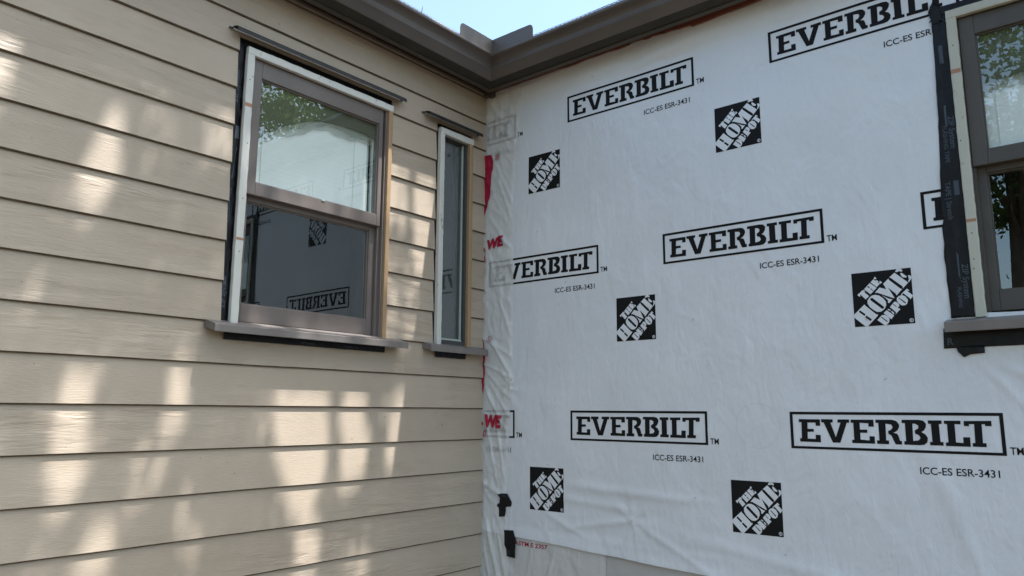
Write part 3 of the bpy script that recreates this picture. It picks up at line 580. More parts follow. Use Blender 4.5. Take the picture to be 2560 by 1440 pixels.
# ================================================================ gutter
gut = thing('gutter', 'brown metal gutter turning the inside corner along both eaves', 'gutter', (.28,-.28,2.05))
def pc(o): o.matrix_parent_inverse = Matrix.Translation((-.28,.28,-2.05)); return o
GP = [(.1135, 2.085), (.1140, 1.952), (.118, 1.949), (.190, 1.949), (.194, 1.951), (.205, 1.962), (.217, 1.974), (.229, 1.9845), (.2345, 1.9885), (.2365, 1.992), (.235, 1.997),
      (.2325, 2.004), (.232, 2.013), (.234, 2.022), (.240, 2.031), (.250, 2.0385), (.264, 2.0445), (.279, 2.0485), (.2825, 2.0535), (.2825, 2.064), (.280, 2.0665), (.272, 2.0665), (.270, 2.064)]
for sd in 'AB': 
    _g = pc(run(GP, 'gutter_run', [M['brown_gutter'], M['under_shade']], gut, closed=False, side=sd, smooth=False))
    for _p in (0, 1, 2): _g.data.polygons[_p].material_index = 1  # back and bottom faces take the painted shade
# mitre strip at the corner, a hair proud of both runs
mb = MB(); pr = GP[3:19]; vs = []; w = .030; e = .0016
for o, z in pr: vs += [(o+e, -o-w, z-e*.5), (o+e, -o-e, z-e*.5), (o+w, -o-e, z-e*.5)]
fs = []
for i in range(len(pr)-1): fs += [(3*i, 3*i+1, 3*i+4, 3*i+3), (3*i+1, 3*i+2, 3*i+5, 3*i+4)]
mb.add(vs, fs); pc(mb.build('mitre_strip', M['brown_gutter'], gut))
# mesh guard over the trough
def guard(side):
    mb = MB(); c = .0075; n = int(4.1/c); rows = [(.275, 2.0668), (.2735, 2.0735), (.2705, 2.0800), (.266, 2.0860), (.260, 2.0905), (.25, 2.094), (.22, 2.098), (.18, 2.103), (.12, 2.112)]
    P = (lambda a, o, z: (o, -a, z)) if side == 'A' else (lambda a, o, z: (a, -o, z))
    for i in range(n):
        a0 = .285+i*c; a1 = a0+c
        for j in range(len(rows)-1):
            if 0 < j < 5 and (i+j) % 2: continue
            if j >= 5 and i % 2: continue
            r0, r1 = rows[j], rows[j+1]
            zz = .0012*math.sin(i*1.7)+.002*noise.noise(Vector((a0*2, 0, 0)))
            mb.add([P(a0, r0[0], r0[1]+zz*(j > 0)), P(a1, r0[0], r0[1]+zz*(j > 0)), P(a1, r1[0], r1[1]+zz), P(a0, r1[0], r1[1]+zz)], [(0,1,2,3)])
    return pc(mb.build('gutter_guard', M['guard'], gut))
guard('A'); guard('B')
# splash guard at the corner
def leaf_plate(side, L, h0, h1, seed):
    mb = MB(); n = 60; P = (lambda a, o, z: (o, -a, z)) if side == 'A' else (lambda a, o, z: (a, -o, z)); o0, o1 = .2765, .279
    prof = []
    for i in range(n+1):
        t = i/n; a = .2765+L*t
        r = .030; tt = L*(1-t); h = h0+(h1-h0)*t
        if tt < r: h -= r-math.sqrt(max(0, r*r-(r-tt)**2))
        prof.append((a, 2.0660+h+.0012*noise.noise(Vector((a*30, seed, 0)))))
    vs = []
    for a, z in prof: vs += [P(a, o0, 2.0560), P(a, o0, z), P(a, o1, z), P(a, o1, 2.0560)]
    fs = []
    for i in range(n):
        b = 4*i; fs += [(b, b+1, b+5, b+4), (b+1, b+2, b+6, b+5), (b+2, b+3, b+7, b+6), (b, b+4, b+7, b+3)]
    fs += [(0,1,2,3), tuple(4*n+k for k in range(4))]
    mb.add(vs, fs); return mb
a_ = leaf_plate('A', .275, .083, .083, 1); b_ = leaf_plate('B', .305, .083, .083, 2)
sp = thing('splash_guard', 'small upright L-shaped brown plate on the gutter corner against the sky', 'splash guard', (.28,-.28,2.06))
for m_ in (a_, b_):
    o_ = m_.build('plate', M['brown_gutter'], sp); o_.matrix_parent_inverse = Matrix.Translation((-.28,.28,-2.06))
# a dry twig sticking out of the left gutter
mb = MB(); mb.prism([(0,0),(.003,0),(.0015,.003)], 0, 1)
def tube(pts, rad, n=6):
    vs = []; fs = []
    for i, p in enumerate(pts):
        p = Vector(p); t = (Vector(pts[min(i+1, len(pts)-1)])-Vector(pts[max(i-1, 0)])).normalized()
        a = t.orthogonal().normalized(); b = t.cross(a)
        for k in range(n):
            an = 2*math.pi*k/n; vs.append(tuple(p+(a*math.cos(an)+b*math.sin(an))*rad[i]))
    for i in range(len(pts)-1):
        for k in range(n): fs.append((i*n+k, i*n+(k+1) % n, (i+1)*n+(k+1) % n, (i+1)*n+k))
    fs.append(tuple(range((len(pts)-1)*n, len(pts)*n)))
    return vs, fs
TW = (.262, -.832, 2.068)
mb = MB(); mb.add(*tube([TW, (.262,-.832,2.085), (.261,-.829,2.105), (.262,-.826,2.122)], [.0026,.002,.0017,.0008], 5))
tag(mb.build('twig', M['bark']), 'thin dry twig poking up from the left gutter', 'twig')
# ================================================================ building wrap on the right wall
PIN = [(.995, -.546, .16, .0030), (1.338, -.415, .10, .0012), (.18, .12, .12, .004), (1.352, .235, .05, .0012), (.45, -.66, .10, .002)]
def fold(x, z, ax, az, bx, bz, w, amp):
    dx, dz = bx-ax, bz-az; L = math.hypot(dx, dz); t = ((x-ax)*dx+(z-az)*dz)/(L*L); s_ = ((x-ax)*-dz+(z-az)*dx)/L
    if t < -.1 or t > 1.1: return 0
    return amp*1.5*math.exp(-(s_/w)**2)*max(0, min(1, min(t+.1, 1.1-t)*4))
FOLDS = [(.62,-.40,1.32,-.43,.02,.004), (.55,-.47,1.0,-.50,.018,.003), (1.0,-.55,1.5,-.80,.015,.003), (.60,-.62,.98,-.55,.014,.0028), (.99,-.55,1.05,-.80,.010,.0025), (.99,-.55,.88,-.74,.011,-.0022),
         (.45,-.55,.80,-.70,.014,.003), (1.3,-.60,2.1,-.72,.03,.003), (1.1,-.15,1.45,-.10,.01,.0012), (1.28,.47,1.40,.42,.008,.0012), (1.30,.23,1.38,.26,.006,.0012), (.0,1.93,.8,1.97,.02,.003),
         (.3,1.90,1.4,1.90,.05,.006), (1.2,1.92,2.5,1.86,.06,.007), (1.0,1.84,1.5,1.88,.03,.004), (2.35,-.2,2.5,-.7,.03,.003),(2.55,.16,2.75,-.1,.012,.003),(2.6,.17,2.95,-.05,.012,.003)]
def D(x, z):
    d = .0050 + .0030*noise.noise(Vector((x*2.1, 0, z*2.3))) + .0006*noise.noise(Vector((x*9, 3, z*4)))
    lowk = max(0, min(1, (-.30-z)/.3)); d += lowk*.0026*(noise.noise(Vector((x*3.4, 9, z*9)))+.4)
    for (a, b, c, e_, w, am) in FOLDS: d += fold(x, z, a, b, c, e_, w, am)
    for (px, pz, r, am) in PIN:
        q = math.hypot(x-px, z-pz)
        if q < r*2.2:
            th = math.atan2(z-pz, x-px); d += am*math.cos(7*th+1.3)*math.exp(-q/r)*min(1, q/.012) + am*.8*math.exp(-(q/.02)**2)
    return max(d, .0016) if z > -.62 else max(d, .0016+.0065*min(1, (-.62-z)/.05))
def hem(x): return -.700-.047*(x-.2)-.004*noise.noise(Vector((x*3, 0, 0)))-.0015*noise.noise(Vector((x*17, 0, 0)))
def topedge(x): return 1.978+.008*noise.noise(Vector((x*3.1, 2, 0)))+.004*noise.noise(Vector((x*19, 4, 0)))
house_wrap = thing('house_wrap', 'large white building wrap sheet with rows of black prints covering the right wall', 'building wrap', (0, 0, -.72))
def hc(o): o.matrix_parent_inverse = Matrix.Translation((0, 0, .72)); return o
def sheet_mesh(name, us, rows, fn, m, parent, skip=None, thick=0.0):
    vs = []; fs = []; nu = len(us); nr = rows
    idx = {}
    for j in range(nr+1):
        for i, u in enumerate(us): vs.append(fn(u, j/nr))
    for j in range(nr):
        for i in range(nu-1):
            if skip and skip((us[i]+us[i+1])/2, (vs[j*nu+i][2]+vs[(j+1)*nu+i][2])/2): continue
            fs.append((j*nu+i, j*nu+i+1, (j+1)*nu+i+1, (j+1)*nu+i))
    me = bpy.data.meshes.new(name); me.from_pydata(vs, [], fs)
    for p in me.polygons: p.use_smooth = True
    return link(name, me, m, parent)
us = [0.0+i*.0115 for i in range(int(4.4/.0115))]
def fnS(u, t):
    z0 = hem(u); z1 = topedge(u); z = z0+(z1-z0)*t
    dd = D(u, z) + .006*math.exp(-((z-z0)/.03)**2)*(.4+.8*noise.noise(Vector((u*6, 7, 0)))+.3)
    return (u, -max(dd, .001), z)
hc(sheet_mesh('wrap_sheet', us, 235, fnS, M['wrap'], house_wrap, skip=lambda u, z: 2.54 < u < 3.40 and .36 < z < 1.60))
def on_sheet(off): return lambda x, z: (x, -(D(x, z)+off), z)
def wordmark(X0, Z0, ink='ink'):
    """boxed slab-serif word"""
    frame = [[[(0,0),(.79,0),(.79,-.157),(0,-.157)], [(.0125,-.0115),(.7775,-.0115),(.7775,-.1465),(.0125,-.1465)]]]
    polys = frame+WORD
    sh = lambda p: (p[0]+X0, p[1]+Z0-.0034*p[0])
    polys = [[[sh(p) for p in r] for r in pg] for pg in polys]
    v1, f1 = text_polys('TM', .04, .0004); v1 = fit(v1, X0+.801, X0+.843, Z0-.1555, Z0-.128)
    return flat_mesh(polys, [(v1, f1)])
def code(X0, Z0):
    v, f = text_polys('ICC-ES ESR-3431', .04, .0004)
    return flat_mesh([], [(fit(v, X0+.497, X0+.762, Z0-.241, Z0-.213), f)])
Pq = 1.1782
clipx = lambda a: [((a, 0, 0), (-1, 0, 0))]
rows_ = [(.6235, 1.7905, (-1, 0, 1, 2)), (1.2077-Pq, .885, (0, 1, 2)), (.6235, -.0062, (-1, 0, 1, 2))]
for xr, zr, cs in rows_:
    for c_ in cs:
        X0 = xr+c_*Pq; Z0 = zr-.0034*X0
        if X0 > 3.9: continue
        cl = clipx(.004) if X0 < .004 else None
        if 2.3 < X0 < 2.5 and Z0 > .5: cl = [((2.50, 0, 0), (1, 0, 0))]
        if X0 < .7 and cl is None and X0 < .1: cl = clipx(.004)
        hc(lay_on(wordmark(X0, Z0), 'printed_word', M['ink'], house_wrap, on_sheet(.0012), clip=cl))
        if 2.3 < X0 < 2.5 and Z0 > .5: continue
        hc(lay_on(code(X0, Z0), 'printed_code', M['ink'], house_wrap, on_sheet(.0012), clip=clipx(.004) if X0+.49 < .004 else ([((2.50, 0, 0), (1, 0, 0))] if 1.6 < X0 < 2 and Z0 > 1 else None)))
def logo(X0, Z0):
    q = .229; bm = flat_mesh([[[(X0, Z0), (X0+q, Z0), (X0+q, Z0-q), (X0, Z0-q)]]], [])
    base = hc(lay_on(bm, 'printed_square', M['ink'], house_wrap, on_sheet(.0010)))
    polys = [[[(p[0]+X0, p[1]+Z0) for p in r] for r in pg] for pg in LOGO]
    cx, cz, rr = X0+.2165, Z0-.216, .008
    ring = [[(cx+rr*math.cos(a*.5236), cz+rr*math.sin(a*.5236)) for a in range(12)], [(cx+rr*.72*math.cos(a*.5236), cz+rr*.72*math.sin(a*.5236)) for a in range(12)]]
    v, f = text_polys('R', .01, .0002); v = fit(v, cx-.003, cx+.003, cz-.0042, cz+.0042)
    rm = lay_on(flat_mesh([ring], [(v, f)]), 'registered_mark', M['wrap'], None, on_sheet(.0016)); rm.parent = base; rm.matrix_parent_inverse = Matrix.Identity(4)
    bm = flat_mesh(polys, [])
    o = lay_on(bm, 'lettering', M['wrap'], None, on_sheet(.0016), clip=[((X0, 0, 0), (-1, 0, 0)), ((X0+q, 0, 0), (1, 0, 0)), ((0, Z0, 0), (0, 1, 0)), ((0, Z0-q, 0), (0, -1, 0))])
    o.parent = base; o.matrix_parent_inverse = Matrix.Identity(4)
for X0, Z0 in [(.336, 1.487), (1.515, 1.474), (.926, .576), (2.098, .570), (.346, -.317), (1.517, -.320), (2.694, -.324), (3.28, .566)]:
    if not (2.4 < X0 and Z0 > .3 and X0 < 3.3 and Z0 > 1): logo(X0, Z0)
# staples holding the sheet, a few with pulled puckers
for (sx, sz, sa) in [(1.338,-.412,40),(.995,-.549,10),(1.36,.43,70),(.47,-.30,20),(2.72,-.35,50),(1.85,1.75,15),(.80,1.86,80),(2.2,.12,35),(.60,.70,60),(1.75,-.62,5),(.40,1.02,45)]:
    q_ = R(sa); mb = MB(mapB); L = .0055
    du, dv = math.cos(q_)*L, math.sin(q_)*L; nu, nv = -math.sin(q_)*.0009, math.cos(q_)*.0009; d0 = D(sx, sz)
    mb.add([(sx-du-nu, sz-dv-nv, d0), (sx+du-nu, sz+dv-nv, d0), (sx+du+nu, sz+dv+nv, d0), (sx-du+nu, sz-dv+nv, d0), (sx-du-nu, sz-dv-nv, d0+.0025), (sx+du-nu, sz+dv-nv, d0+.0025), (sx+du+nu, sz+dv+nv, d0+.0025), (sx-du+nu, sz-dv+nv, d0+.0025)],
           [(4,5,6,7),(0,1,5,4),(1,2,6,5),(2,3,7,6),(3,0,4,7)])
    hc(mb.build('staple', M['guard'], house_wrap))
# a pencilled ring on the sheet
cx, cz = 1.655, -.075; random.seed(5)
for t_ in range(1):
    outer = [(cx+(.098+.003*math.sin(a))*math.cos(a*.13), cz+(.098)*math.sin(a*.13)) for a in range(34)]
polys = []
for k in range(34):
    a0, a1 = .18*k-1.9, .18*(k+1)-1.9
    ra, rb = .100, .1008
    polys.append([[(cx+ra*math.cos(a0), cz+ra*math.sin(a0)), (cx+ra*math.cos(a1), cz+ra*math.sin(a1)), (cx+rb*math.cos(a1), cz+rb*math.sin(a1)), (cx+rb*math.cos(a0), cz+rb*math.sin(a0))]])
hc(lay_on(flat_mesh(polys, []), 'pencil_ring', M['ledger'], house_wrap, on_sheet(.0012)))

# ---- older wrap hanging below the hem
random.seed(9)
def OD(x, z):
    return .0012 + .003*max(0, noise.noise(Vector((x*26+z*3, 1, z*2.0)))) + .006*math.exp(-((x-.52-(z+.72)*.32)/.012)**2)*max(0, min(1, (-.72-z)*9)) + .005*math.exp(-((x-.58-(z+.72)*.55)/.009)**2)*max(0, min(1, (-.72-z)*9)) + .003*math.exp(-((x-.36-(z+.72)*.2)/.01)**2)
old = tag(sheet_mesh('old_wrap_sheet', [.0+i*.008 for i in range(int(.832/.008)+1)], 130, lambda u, t: (u, -OD(u, -1.62+t*1.05), -1.62+t*1.05), M['oldwrap'], None),
          'dull grey wrinkled older wrap hanging below the bottom edge of the white sheet', 'building wrap')
v, f = text_polys('ASTM E 2357', .03, .0007); v = fit(v, .232, .462, -.748, -.724); v = [(p[0], p[1]-(p[0]-.25)*.004) for p in v]
lay_on(flat_mesh([], [(v, f)]), 'printed_code', M['strip_red'], old, lambda x, z: (x, -(OD(x, z)+.0012), z+.0)).matrix_parent_inverse = Matrix.Identity(4)
# keep the red code just clear of the white sheet's hem
# ---- crumpled strip down the inside corner
SEAM = [(1.93,.285),(1.869,.279),(1.495,.238),(1.147,.218),(.755,.222),(.281,.218),(.16,.236),(.051,.205),(-.176,.196),(-.468,.178),(-.673,.192),(-.919,.205),(-1.62,.21)]
def seam(z):
    for (za, xa), (zb, xb) in zip(SEAM[:-1], SEAM[1:]):
        if zb <= z <= za: return xa+(xb-xa)*(za-z)/(za-zb)+.003*noise.noise(Vector((z*12, 0, 3)))
    return SEAM[0][1] if z > 0 else SEAM[-1][1]
SF = [(.235,1.20,.08,1.50,.010,.006),(.22,1.10,.10,1.42,.008,.006),(.20,.95,.02,1.18,.012,.005),(.22,.30,.0,.42,.010,.008),(.21,.18,.0,.27,.008,.010),(.23,.16,.05,.42,.007,.009),(.22,.05,.02,.22,.008,.007),
      (.16,-.10,.02,.12,.010,.010),(.20,-.05,.05,.16,.008,.007),(.12,-.45,.01,.0,.010,.005),(.17,-.40,.10,-.05,.008,.006),(.18,-.50,.0,-.42,.012,.008),(.14,-.98,.03,-.62,.012,.009),(.20,-1.0,.12,-.70,.009,.007),(.10,-1.1,.01,-.75,.01,.007),
      (.15,.62,.03,.95,.012,.005),(.20,.45,.08,.75,.010,.006),(.21,.95,.10,1.05,.008,.005),(.24,1.60,.05,1.80,.014,.005),(.15,1.75,.02,1.93,.014,.005)]
def SD(x, z):
    lim = seam(z); f_ = max(0, min(1, (lim-x)/.018))
    d = .0085+.004*noise.noise(Vector((x*9, 5, z*5)))+.0035*noise.noise(Vector((x*22+z*9, 8, z*9-x*4)))+.0015*noise.noise(Vector((x*50, 8, z*26)))
    q1 = 1-2*abs(noise.noise(Vector((x*13+z*7, 31, z*6-x*5)))); q2 = 1-2*abs(noise.noise(Vector((x*24-z*5, 17, z*11+x*9))))
    d += .0055*max(0, q1)**5+.0018*max(0, q2)**4
    for (a, b, c, e_, w, am) in SF: d += fold(x, z, a, b, c, e_, w, am)
    q = math.hypot(x-.19, z-.145)
    if q < .2: d += .007*math.cos(6*math.atan2(z-.145, x-.19))*math.exp(-q/.07)*min(1, q/.01)
    q = math.hypot(x-.02, z+.47)
    if q < .16: d += .006*math.cos(8*math.atan2(z+.47, x-.02))*math.exp(-q/.06)*min(1, q/.01)
    return d*(.45+.55*f_)+.004+max(0, D(max(x, 0), z)-.004)*.6
def fnC(u, t):
    z = -1.62+t*(1.955+1.62); x = -.012+(seam(z)+.012)*u; return (x, -SD(x, z), z)
strip = tag(sheet_mesh('corner_wrap_strip', [i/30 for i in range(31)], 420, fnC, M['strip'], None), 'narrow crumpled translucent wrap strip with red lettering down the inside corner', 'building wrap')
on_strip = lambda x, z: (x, -(SD(x, z)+.0026), z)
def red(bm, name='red_print'):
    o = lay_on(bm, name, M['strip_red'], strip, on_strip, cell=.004); return o
red(flat_mesh([[[(-.01,1.572),(.036,1.568),(.052,1.556),(.060,1.535),(.059,1.469),(.049,1.450),(.044,1.36),(.036,1.29),(.018,1.235),(-.01,1.175)]]], []))
red(flat_mesh([[[(-.011,.43),(.004,.40),(.006,.345),(.010,.33),(.012,.24),(.008,.20),(.006,.12),(-.011,.08)]]], []))
def we(x0, x1, z0, z1, sh, squeeze):
    v, f = text_polys('WE', .08, .0055, .12); v = fit(v, x0, x1, z0, z1); return flat_mesh([], [([(p[0], p[1]+(p[0]-x0)*sh) for p in v], f)])
red(we(.016, .150, .958, 1.022, .10, 1)); red(we(.018, .146, -.106, -.030, -.05, 1))
def reg(cx, cz, r):
    ring = [[(cx+r*math.cos(a*.3927), cz+r*math.sin(a*.3927)) for a in range(16)], [(cx+r*.82*math.cos(a*.3927), cz+r*.82*math.sin(a*.3927)) for a in range(16)]]
    v, f = text_polys('R', .02, .0004); v = fit(v, cx-r*.38, cx+r*.38, cz-r*.5, cz+r*.5)
    return flat_mesh([ring], [(v, f)])
red(reg(.097, 1.541, .021)); red(reg(.048, .412, .020))
red(flat_mesh([[[(-.008,.975),(.004,.975),(.005,.953),(-.008,.953)]]], [])); red(flat_mesh([[[(-.006,.925),(.006,.928),(.008,.89),(-.006,.888)]]], []))
v, f = text_polys('0', .04, .001, .15); red(flat_mesh([[[(-.006,-.075),(.006,-.077),(.006,-.095),(-.006,-.095)]]], [])); red(flat_mesh([], [(fit(v, .004, .024, -.160, -.122), f)]))

# ================================================================ black flashing tape
def tape(name, label, mapf, outline, dfun, group=None, cell=.012, parent=None, mt='tape'):
    bm = flat_mesh([[outline]], [])
    pl = lambda u, v: mapf(u, v, dfun(u, v))
    o = lay_on(bm, name, M[mt], parent, pl, cell=cell)
    # give the tape a folded-back thickness
    me = o.data; b2 = bmesh.new(); b2.from_mesh(me)
    r = bmesh.ops.extrude_face_region(b2, geom=b2.faces[:])
    nrm = Vector(mapf(0, 0, 1))
    for e_ in r['geom']:
        if isinstance(e_, bmesh.types.BMVert): e_.co -= nrm*.0011
    bmesh.ops.recalc_face_normals(b2, faces=b2.faces); b2.to_mesh(me); b2.free()
    for p in me.polygons: p.use_smooth = True
    if label: tag(o, label, 'flashing tape', group)
    return o
def crinkle(base, amp, s=30, sd=0):
    return lambda u, v: base+amp*(noise.noise(Vector((u*s, v*s*.35, sd)))+.5*noise.noise(Vector((u*s*2.3, v*s, sd+4))))
def ink_text(body, mapf, u, v, h, dfun, parent, rot=-90, bold=.0012, w=None):
    vs, fs = text_polys(body, h, bold); a = R(rot)
    vs = [(u+p[0]*math.cos(a)-p[1]*math.sin(a), v+p[0]*math.sin(a)+p[1]*math.cos(a)) for p in vs]
    o = lay_on(flat_mesh([], [(vs, fs)]), 'tape_lettering', M['tapeink'], parent, lambda x, z: mapf(x, z, dfun(x, z)+.0012), cell=.01); return o
def edge(pts, n=14, amp=.0016, sd=0):
    out = []
    for i, p in enumerate(pts):
        q = pts[(i+1) % len(pts)]; L = math.hypot(q[0]-p[0], q[1]-p[1]); k = max(1, int(L/.03))
        for j in range(k):
            t = j/k; out.append((p[0]+(q[0]-p[0])*t+amp*noise.noise(Vector((i*5+t*L*20, sd, 0))), p[1]+(q[1]-p[1])*t+amp*noise.noise(Vector((i*5+t*L*20, sd, 9)))))
    return out
# around the large left window (on the sheathing, behind the siding face)
dA = crinkle(-.0125, .003, 30, 1)
t1 = tape('flashing_tape', 'crinkled black tape strip up the left side of the large window in tan siding', mapA, edge([(-1.702,.335),(-1.668,.335),(-1.668,1.672),(-1.701,1.672)]), dA)
ink_text('ZIP System', mapA, -1.690, 1.36, .034, dA, t1, 90); ink_text('FLASHING TAPE', mapA, -1.690, .80, .022, dA, t1, 90, .0004); ink_text('ZIP System', mapA, -1.686, .42, .03, dA, t1, 90)
for rc in ([(-1.690,1.19),(-1.673,1.19),(-1.673,1.25),(-1.690,1.25)], [(-1.697,.52),(-1.688,.52),(-1.688,.56),(-1.697,.56)], [(-1.694,1.0),(-1.690,1.0),(-1.678,1.15),(-1.681,1.15)]):
    lay_on(flat_mesh([[rc]], []), 'tape_print', M['tapeink'], t1, lambda x, z: mapA(x, z, dA(x, z)+.0012), cell=.01)
dA2 = crinkle(-.011, .0015, 25, 2)
tape('flashing_tape', 'smooth black tape band above the large window, under its drip cap', mapA, edge([(-1.668,1.633),(-.775,1.633),(-.775,1.674),(-1.668,1.674)]), dA2)
dA3 = crinkle(.0035, .0012, 25, 3)
t3 = tape('flashing_tape', 'black tape band under the sill of the large window', mapA, edge([(-1.688,.284),(-.790,.284),(-.790,.330),(-1.688,.330)], sd=2), dA3)
ink_text('ZIP System', mapA, -1.30, .292, .016, dA3, t3, 0, .0006); ink_text('FLASHING TAPE', mapA, -1.05, .292, .012, dA3, t3, 0, .0003)
# narrow window
tape('flashing_tape', 'black tape band above the narrow window, under its drip cap', mapA, edge([(-.436,1.632),(-.132,1.632),(-.132,1.658),(-.436,1.658)]), dA2)
tape('flashing_tape', 'short black tape piece under the sill of the narrow window', mapA, edge([(-.424,.284),(-.176,.284),(-.176,.330),(-.424,.330)], sd=5), dA3)
tape('flashing_tape', 'thin black tape sliver left of the narrow window', mapA, edge([(-.438,.335),(-.429,.335),(-.429,1.63),(-.438,1.63)], amp=.001), crinkle(-.0125, .002, 30, 8))
# right window (over the wrap)
base = lambda am, ex, sd: (lambda u, v: max(D(u, v), .001)+ex+am*max(0, .5+noise.noise(Vector((u*26, v*9, sd)))))
dB = base(.006, .0022, 3)
t5 = tape('flashing_tape', 'wide creased black tape strip down the left side of the right window', mapB, edge([(2.455,.350),(2.5375,.350),(2.5375,1.64),(2.495,1.68),(2.476,1.64),(2.487,1.60),(2.478,1.2),(2.462,.88),(2.452,.62)], amp=.006, sd=3), dB)
ink_text('FLASHING TAPE', mapB, 2.488, 1.135, .022, dB, t5, -90, .0003); ink_text('ZIP System', mapB, 2.511, 1.17, .030, dB, t5, -90, .0006)
ink_text('TAPE | Stretch', mapB, 2.478, .90, .026, dB, t5, -90, .0005); ink_text('ZIP System', mapB, 2.508, .56, .030, dB, t5, -90, .0006); ink_text('FLASHING', mapB, 2.487, .47, .018, dB, t5, -90, .0003)
for rc in ([(2.500,1.13),(2.507,1.13),(2.507,1.22),(2.500,1.22)], [(2.508,.84),(2.526,.84),(2.526,.90),(2.508,.90)], [(2.494,.52),(2.500,.50),(2.500,.60),(2.494,.61)], [(2.500,1.40),(2.516,1.40),(2.516,1.48),(2.500,1.48)]):
    lay_on(flat_mesh([[rc]], []), 'tape_print', M['tapeink'], t5, lambda x, z: mapB(x, z, dB(x, z)+.0012), cell=.01)
dB2 = base(.002, .0048, 5)
tape('flashing_tape', 'black tape band along the top of the right window', mapB, edge([(2.48,1.612),(2.50,1.616),(3.46,1.616),(3.46,1.650),(2.515,1.650),(2.485,1.668)], amp=.002, sd=8), dB2)
def shred(u, v): return base(.010, .007, 9)(u, v)
random.seed(4)
pts = []
for k in range(26):
    an = 2*math.pi*k/26; rr_ = .036*(1.0 if k % 2 else .62)*random.uniform(.8, 1.2); pts.append((2.503+rr_*math.cos(an)*.75, 1.618+rr_*math.sin(an)*1.3))
tape('flashing_tape', 'torn frayed knot of black tape at the upper left corner of the right window', mapB, pts, shred, cell=.006)
dB3 = base(.0025, .0025, 11)
t8 = tape('flashing_tape', 'black tape apron with a white emblem under the right window sill', mapB, edge([(2.424,.312),(2.420,.233),(3.45,.236),(3.45,.312)], amp=.0015, sd=6), dB3)
v, f = text_polys('R', .05, .0015); v = fit(v, 2.434, 2.456, .246, .274)
lay_on(flat_mesh([], [(v, f)]), 'tape_lettering', M['tapeink'], t8, lambda x, z: mapB(x, z, dB3(x, z)+.0012), cell=.01)
tape('flashing_tape', 'folded pointed black tape scrap hanging below the right window apron', mapB, edge([(2.462,.238),(2.468,.218),(2.486,.196),(2.509,.207),(2.556,.210),(2.556,.240)], amp=.001), base(.004, .0065, 13))
# two patches over the corner strip's seam
dC = lambda u, v: max(SD(u, v), D(u, v))+.0035
tape('flashing_tape', 'crooked hooked black tape scrap on the seam near the inside corner', mapB, [(.128,-.481),(.150,-.474),(.188,-.474),(.218,-.519),(.215,-.541),(.176,-.548),(.177,-.566),(.172,-.599),(.130,-.605),(.128,-.556),(.112,-.545),(.122,-.532),(.134,-.530),(.136,-.500)], dC, cell=.008)
t10 = tape('flashing_tape', 'upright rectangular black tape patch left of red lettering near the wall bottom', mapB, edge([(.168,-.673),(.233,-.669),(.250,-.71),(.245,-.817),(.187,-.812),(.185,-.775),(.172,-.751)], amp=.001), dC, cell=.008)
ink_text('ZI', mapB, .190, -.800, .026, dC, t10, 0, .0004)

# ================================================================ trees
def leaves_mesh(pts, size, seed, name, m, droop=.5):
    random.seed(seed); vs = []; fs = []
    for p in pts:
        n_ = Vector((random.gauss(0,1), random.gauss(0,1), random.gauss(0,.8)+1.0)).normalized(); a = n_.orthogonal().normalized()
        an = random.uniform(0, 6.283); b = n_.cross(a); d1 = a*math.cos(an)+b*math.sin(an); d2 = n_.cross(d1)
        L = size*random.uniform(.7, 1.3); w_ = L*random.uniform(.42, .6); k = len(vs); P = Vector(p)
        vs += [tuple(P-d1*L*.5), tuple(P-d2*w_*.5+n_*L*.08), tuple(P+d1*L*.5-n_*L*.1), tuple(P+d2*w_*.5+n_*L*.08)]
        fs.append((k, k+1, k+2, k+3))
    me = bpy.data.meshes.new(name); me.from_pydata(vs, [], fs); return me
def limb_tree(base, trunk_top, crown, n_leaf, size, seed, m, label, group=None, accept=None, extra=(), r0=.16, n_limb=9, clumps=70):
    random.seed(seed); base = Vector(base); trunk_top = Vector(trunk_top)
    T = thing('tree', label, 'tree', tuple(base), group)
    inv = Matrix.Translation(-base)
    mb = MB(); mid = (base+trunk_top)/2+Vector((random.uniform(-.2,.2), random.uniform(-.2,.2), 0))
    mb.add(*tube([base, mid, trunk_top], [r0*1.25, r0*.9, r0*.6], 10), smooth=True)
    cc, cr = Vector(crown[0]), crown[1]
    cl = []
    for i in range(clumps):
        while True:
            q = Vector((random.uniform(-1,1), random.uniform(-1,1), random.uniform(-1,1)))
            if .25 < q.length < 1: break
        cl.append((cc+Vector((q.x*cr[0], q.y*cr[1], q.z*cr[2])), random.uniform(.12, .28)*min(cr)))
    for i in range(n_limb):
        tgt = cl[i*len(cl)//n_limb][0]; st = base.lerp(trunk_top, random.uniform(.6, 1.0))
        m1 = st.lerp(tgt, .45)+Vector((random.uniform(-.2,.2), random.uniform(-.2,.2), .35))
        if accept is None or (accept(m1, .1) and accept(tgt, .1) and accept((m1+tgt)/2, .1)):
            mb.add(*tube([st, m1, tgt], [r0*.38, r0*.2, r0*.05], 7), smooth=True)
    o = mb.build('trunk', M['bark'], T); o.matrix_parent_inverse = inv
    pts = []
    per = n_leaf//clumps
    for c_, r_ in cl:
        for k in range(per):
            q = Vector((random.gauss(0,1), random.gauss(0,1), random.gauss(0,.75)))*r_*.55+c_
            if accept is None or accept(q, size*.5): pts.append(q)
    for q in extra:
        if accept is None or accept(q, size*.4): pts.append(q)
    o = link('crown', leaves_mesh(pts, size, seed+1, 'crown', m), m, T); o.matrix_parent_inverse = inv
    return T
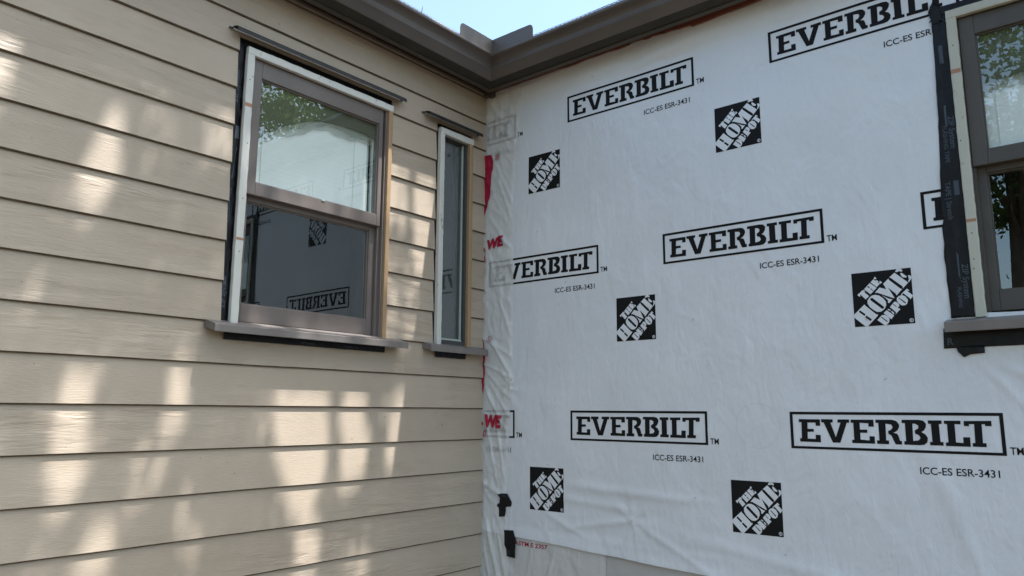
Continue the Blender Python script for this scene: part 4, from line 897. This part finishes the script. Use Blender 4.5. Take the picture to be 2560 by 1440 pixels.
# the big shade tree: its crown stands between the sun and the sided wall, with leaf gaps shaped to give the lit patches
def inside(y, z, poly):
    c = False; n = len(poly); j = n-1
    for i in range(n):
        yi, zi = poly[i]; yj, zj = poly[j]
        if (zi > z) != (zj > z) and y < (yj-yi)*(z-zi)/(zj-zi)+yi: c = not c
        j = i
    return c
_bb = [(min(p[0] for p in pl), max(p[0] for p in pl), min(p[1] for p in pl), max(p[1] for p in pl)) for w, pl in LIT]
_rr = random.Random(77)
def gap_accept(q, rad):
    t = q.x/SUN.x; y = q.y-SUN.y*t; z = q.z-SUN.z*t
    if not (-4.5 < y < .6 and -1.8 < z < 2.2): return True
    k = rad*.5
    for (w, pl), b in zip(LIT, _bb):
        if b[0]-.1 < y < b[1]+.1 and b[2]-.2 < z < b[3]+.2:
            for dy, dz in ((0,0),(k,0),(-k,0),(0,k*2.0),(0,-k*2.0)):
                if inside(y+dy, z+dz, pl):
                    if noise.noise(Vector((y*11, z*4.5+y*3, 2.7))) > .30 and w < .99: return True
                    return _rr.random() > w
    return True
ex = []
rx = random.Random(12)
for i in range(30000):
    y = rx.uniform(-3.3, .15); z = rx.uniform(-1.75, 1.75); t = rx.uniform(2.1, 3.0)/SUN.x
    # fill leaves added along the sun's rays to shade the sided wall
    ex.append(Vector((SUN.x*t, y+SUN.y*t, z+SUN.z*t)))
limb_tree((6.4, -5.2, GZ), (5.0, -2.6, 4.4), ((3.3, -1.0, 7.6), (2.4, 2.8, 1.7)), 9000, .058, 21, M['leaf'], 'broad leafy shade tree in front of the house throwing dapples on the siding', accept=gap_accept, extra=ex, r0=.2)
# trees beyond the right-hand roof, seen mirrored in the large window
limb_tree((8.5, 7.2, GZ), (8.6, 7.0, 4.6), ((8.8, 6.6, 7.2), (3.4, 3.0, 2.7)), 17000, .15, 31, M['leaf_light'], 'sunlit light green tree mirrored in the upper pane of the large left window', clumps=110)
# trees behind the viewer, mirrored in the right window
specs = [((1.6,-12.5), 6.0, (2.6,2.2,2.8), 41, 'leaf', 'mid green tree behind the viewer mirrored at the left edge of the right window'),
         ((-2.6,-14.0), 5.0, (2.8,2.4,3.0), 42, 'leaf_dark', 'dark tree farther left behind the viewer, away from the right window'),
         ((4.9,-13.5), 5.2, (2.6,2.2,3.2), 43, 'leaf_dark', 'dark dense tree behind the viewer mirrored low in the right window')]
for (x, y), zc, cr, sd_, lm, lb in specs:
    limb_tree((x, y, GZ), (x+.1, y, zc-1.5), ((x, y, zc), cr), 12000, .15, sd_, M[lm], lb, clumps=90, r0=.18)
hd = []
rh = random.Random(8)
vs_pts = [Vector((rh.uniform(-7, 9), -15.5+rh.gauss(0,.5), GZ+abs(rh.gauss(0,1))*1.6)) for i in range(14000)]
o = link('hedge', leaves_mesh(vs_pts, .16, 5, 'hedge', M['leaf_dark']), M['leaf_dark']); tag(o, 'long dark green hedge across the yard behind the viewer', 'hedge')

# ================================================================ ground
me = bpy.data.meshes.new('ground'); me.from_pydata([(-200,-200,GZ),(200,-200,GZ),(200,200,GZ),(-200,200,GZ)], [], [(0,1,2,3)])
g = link('ground', me, M['ground']); g['kind'] = 'structure'
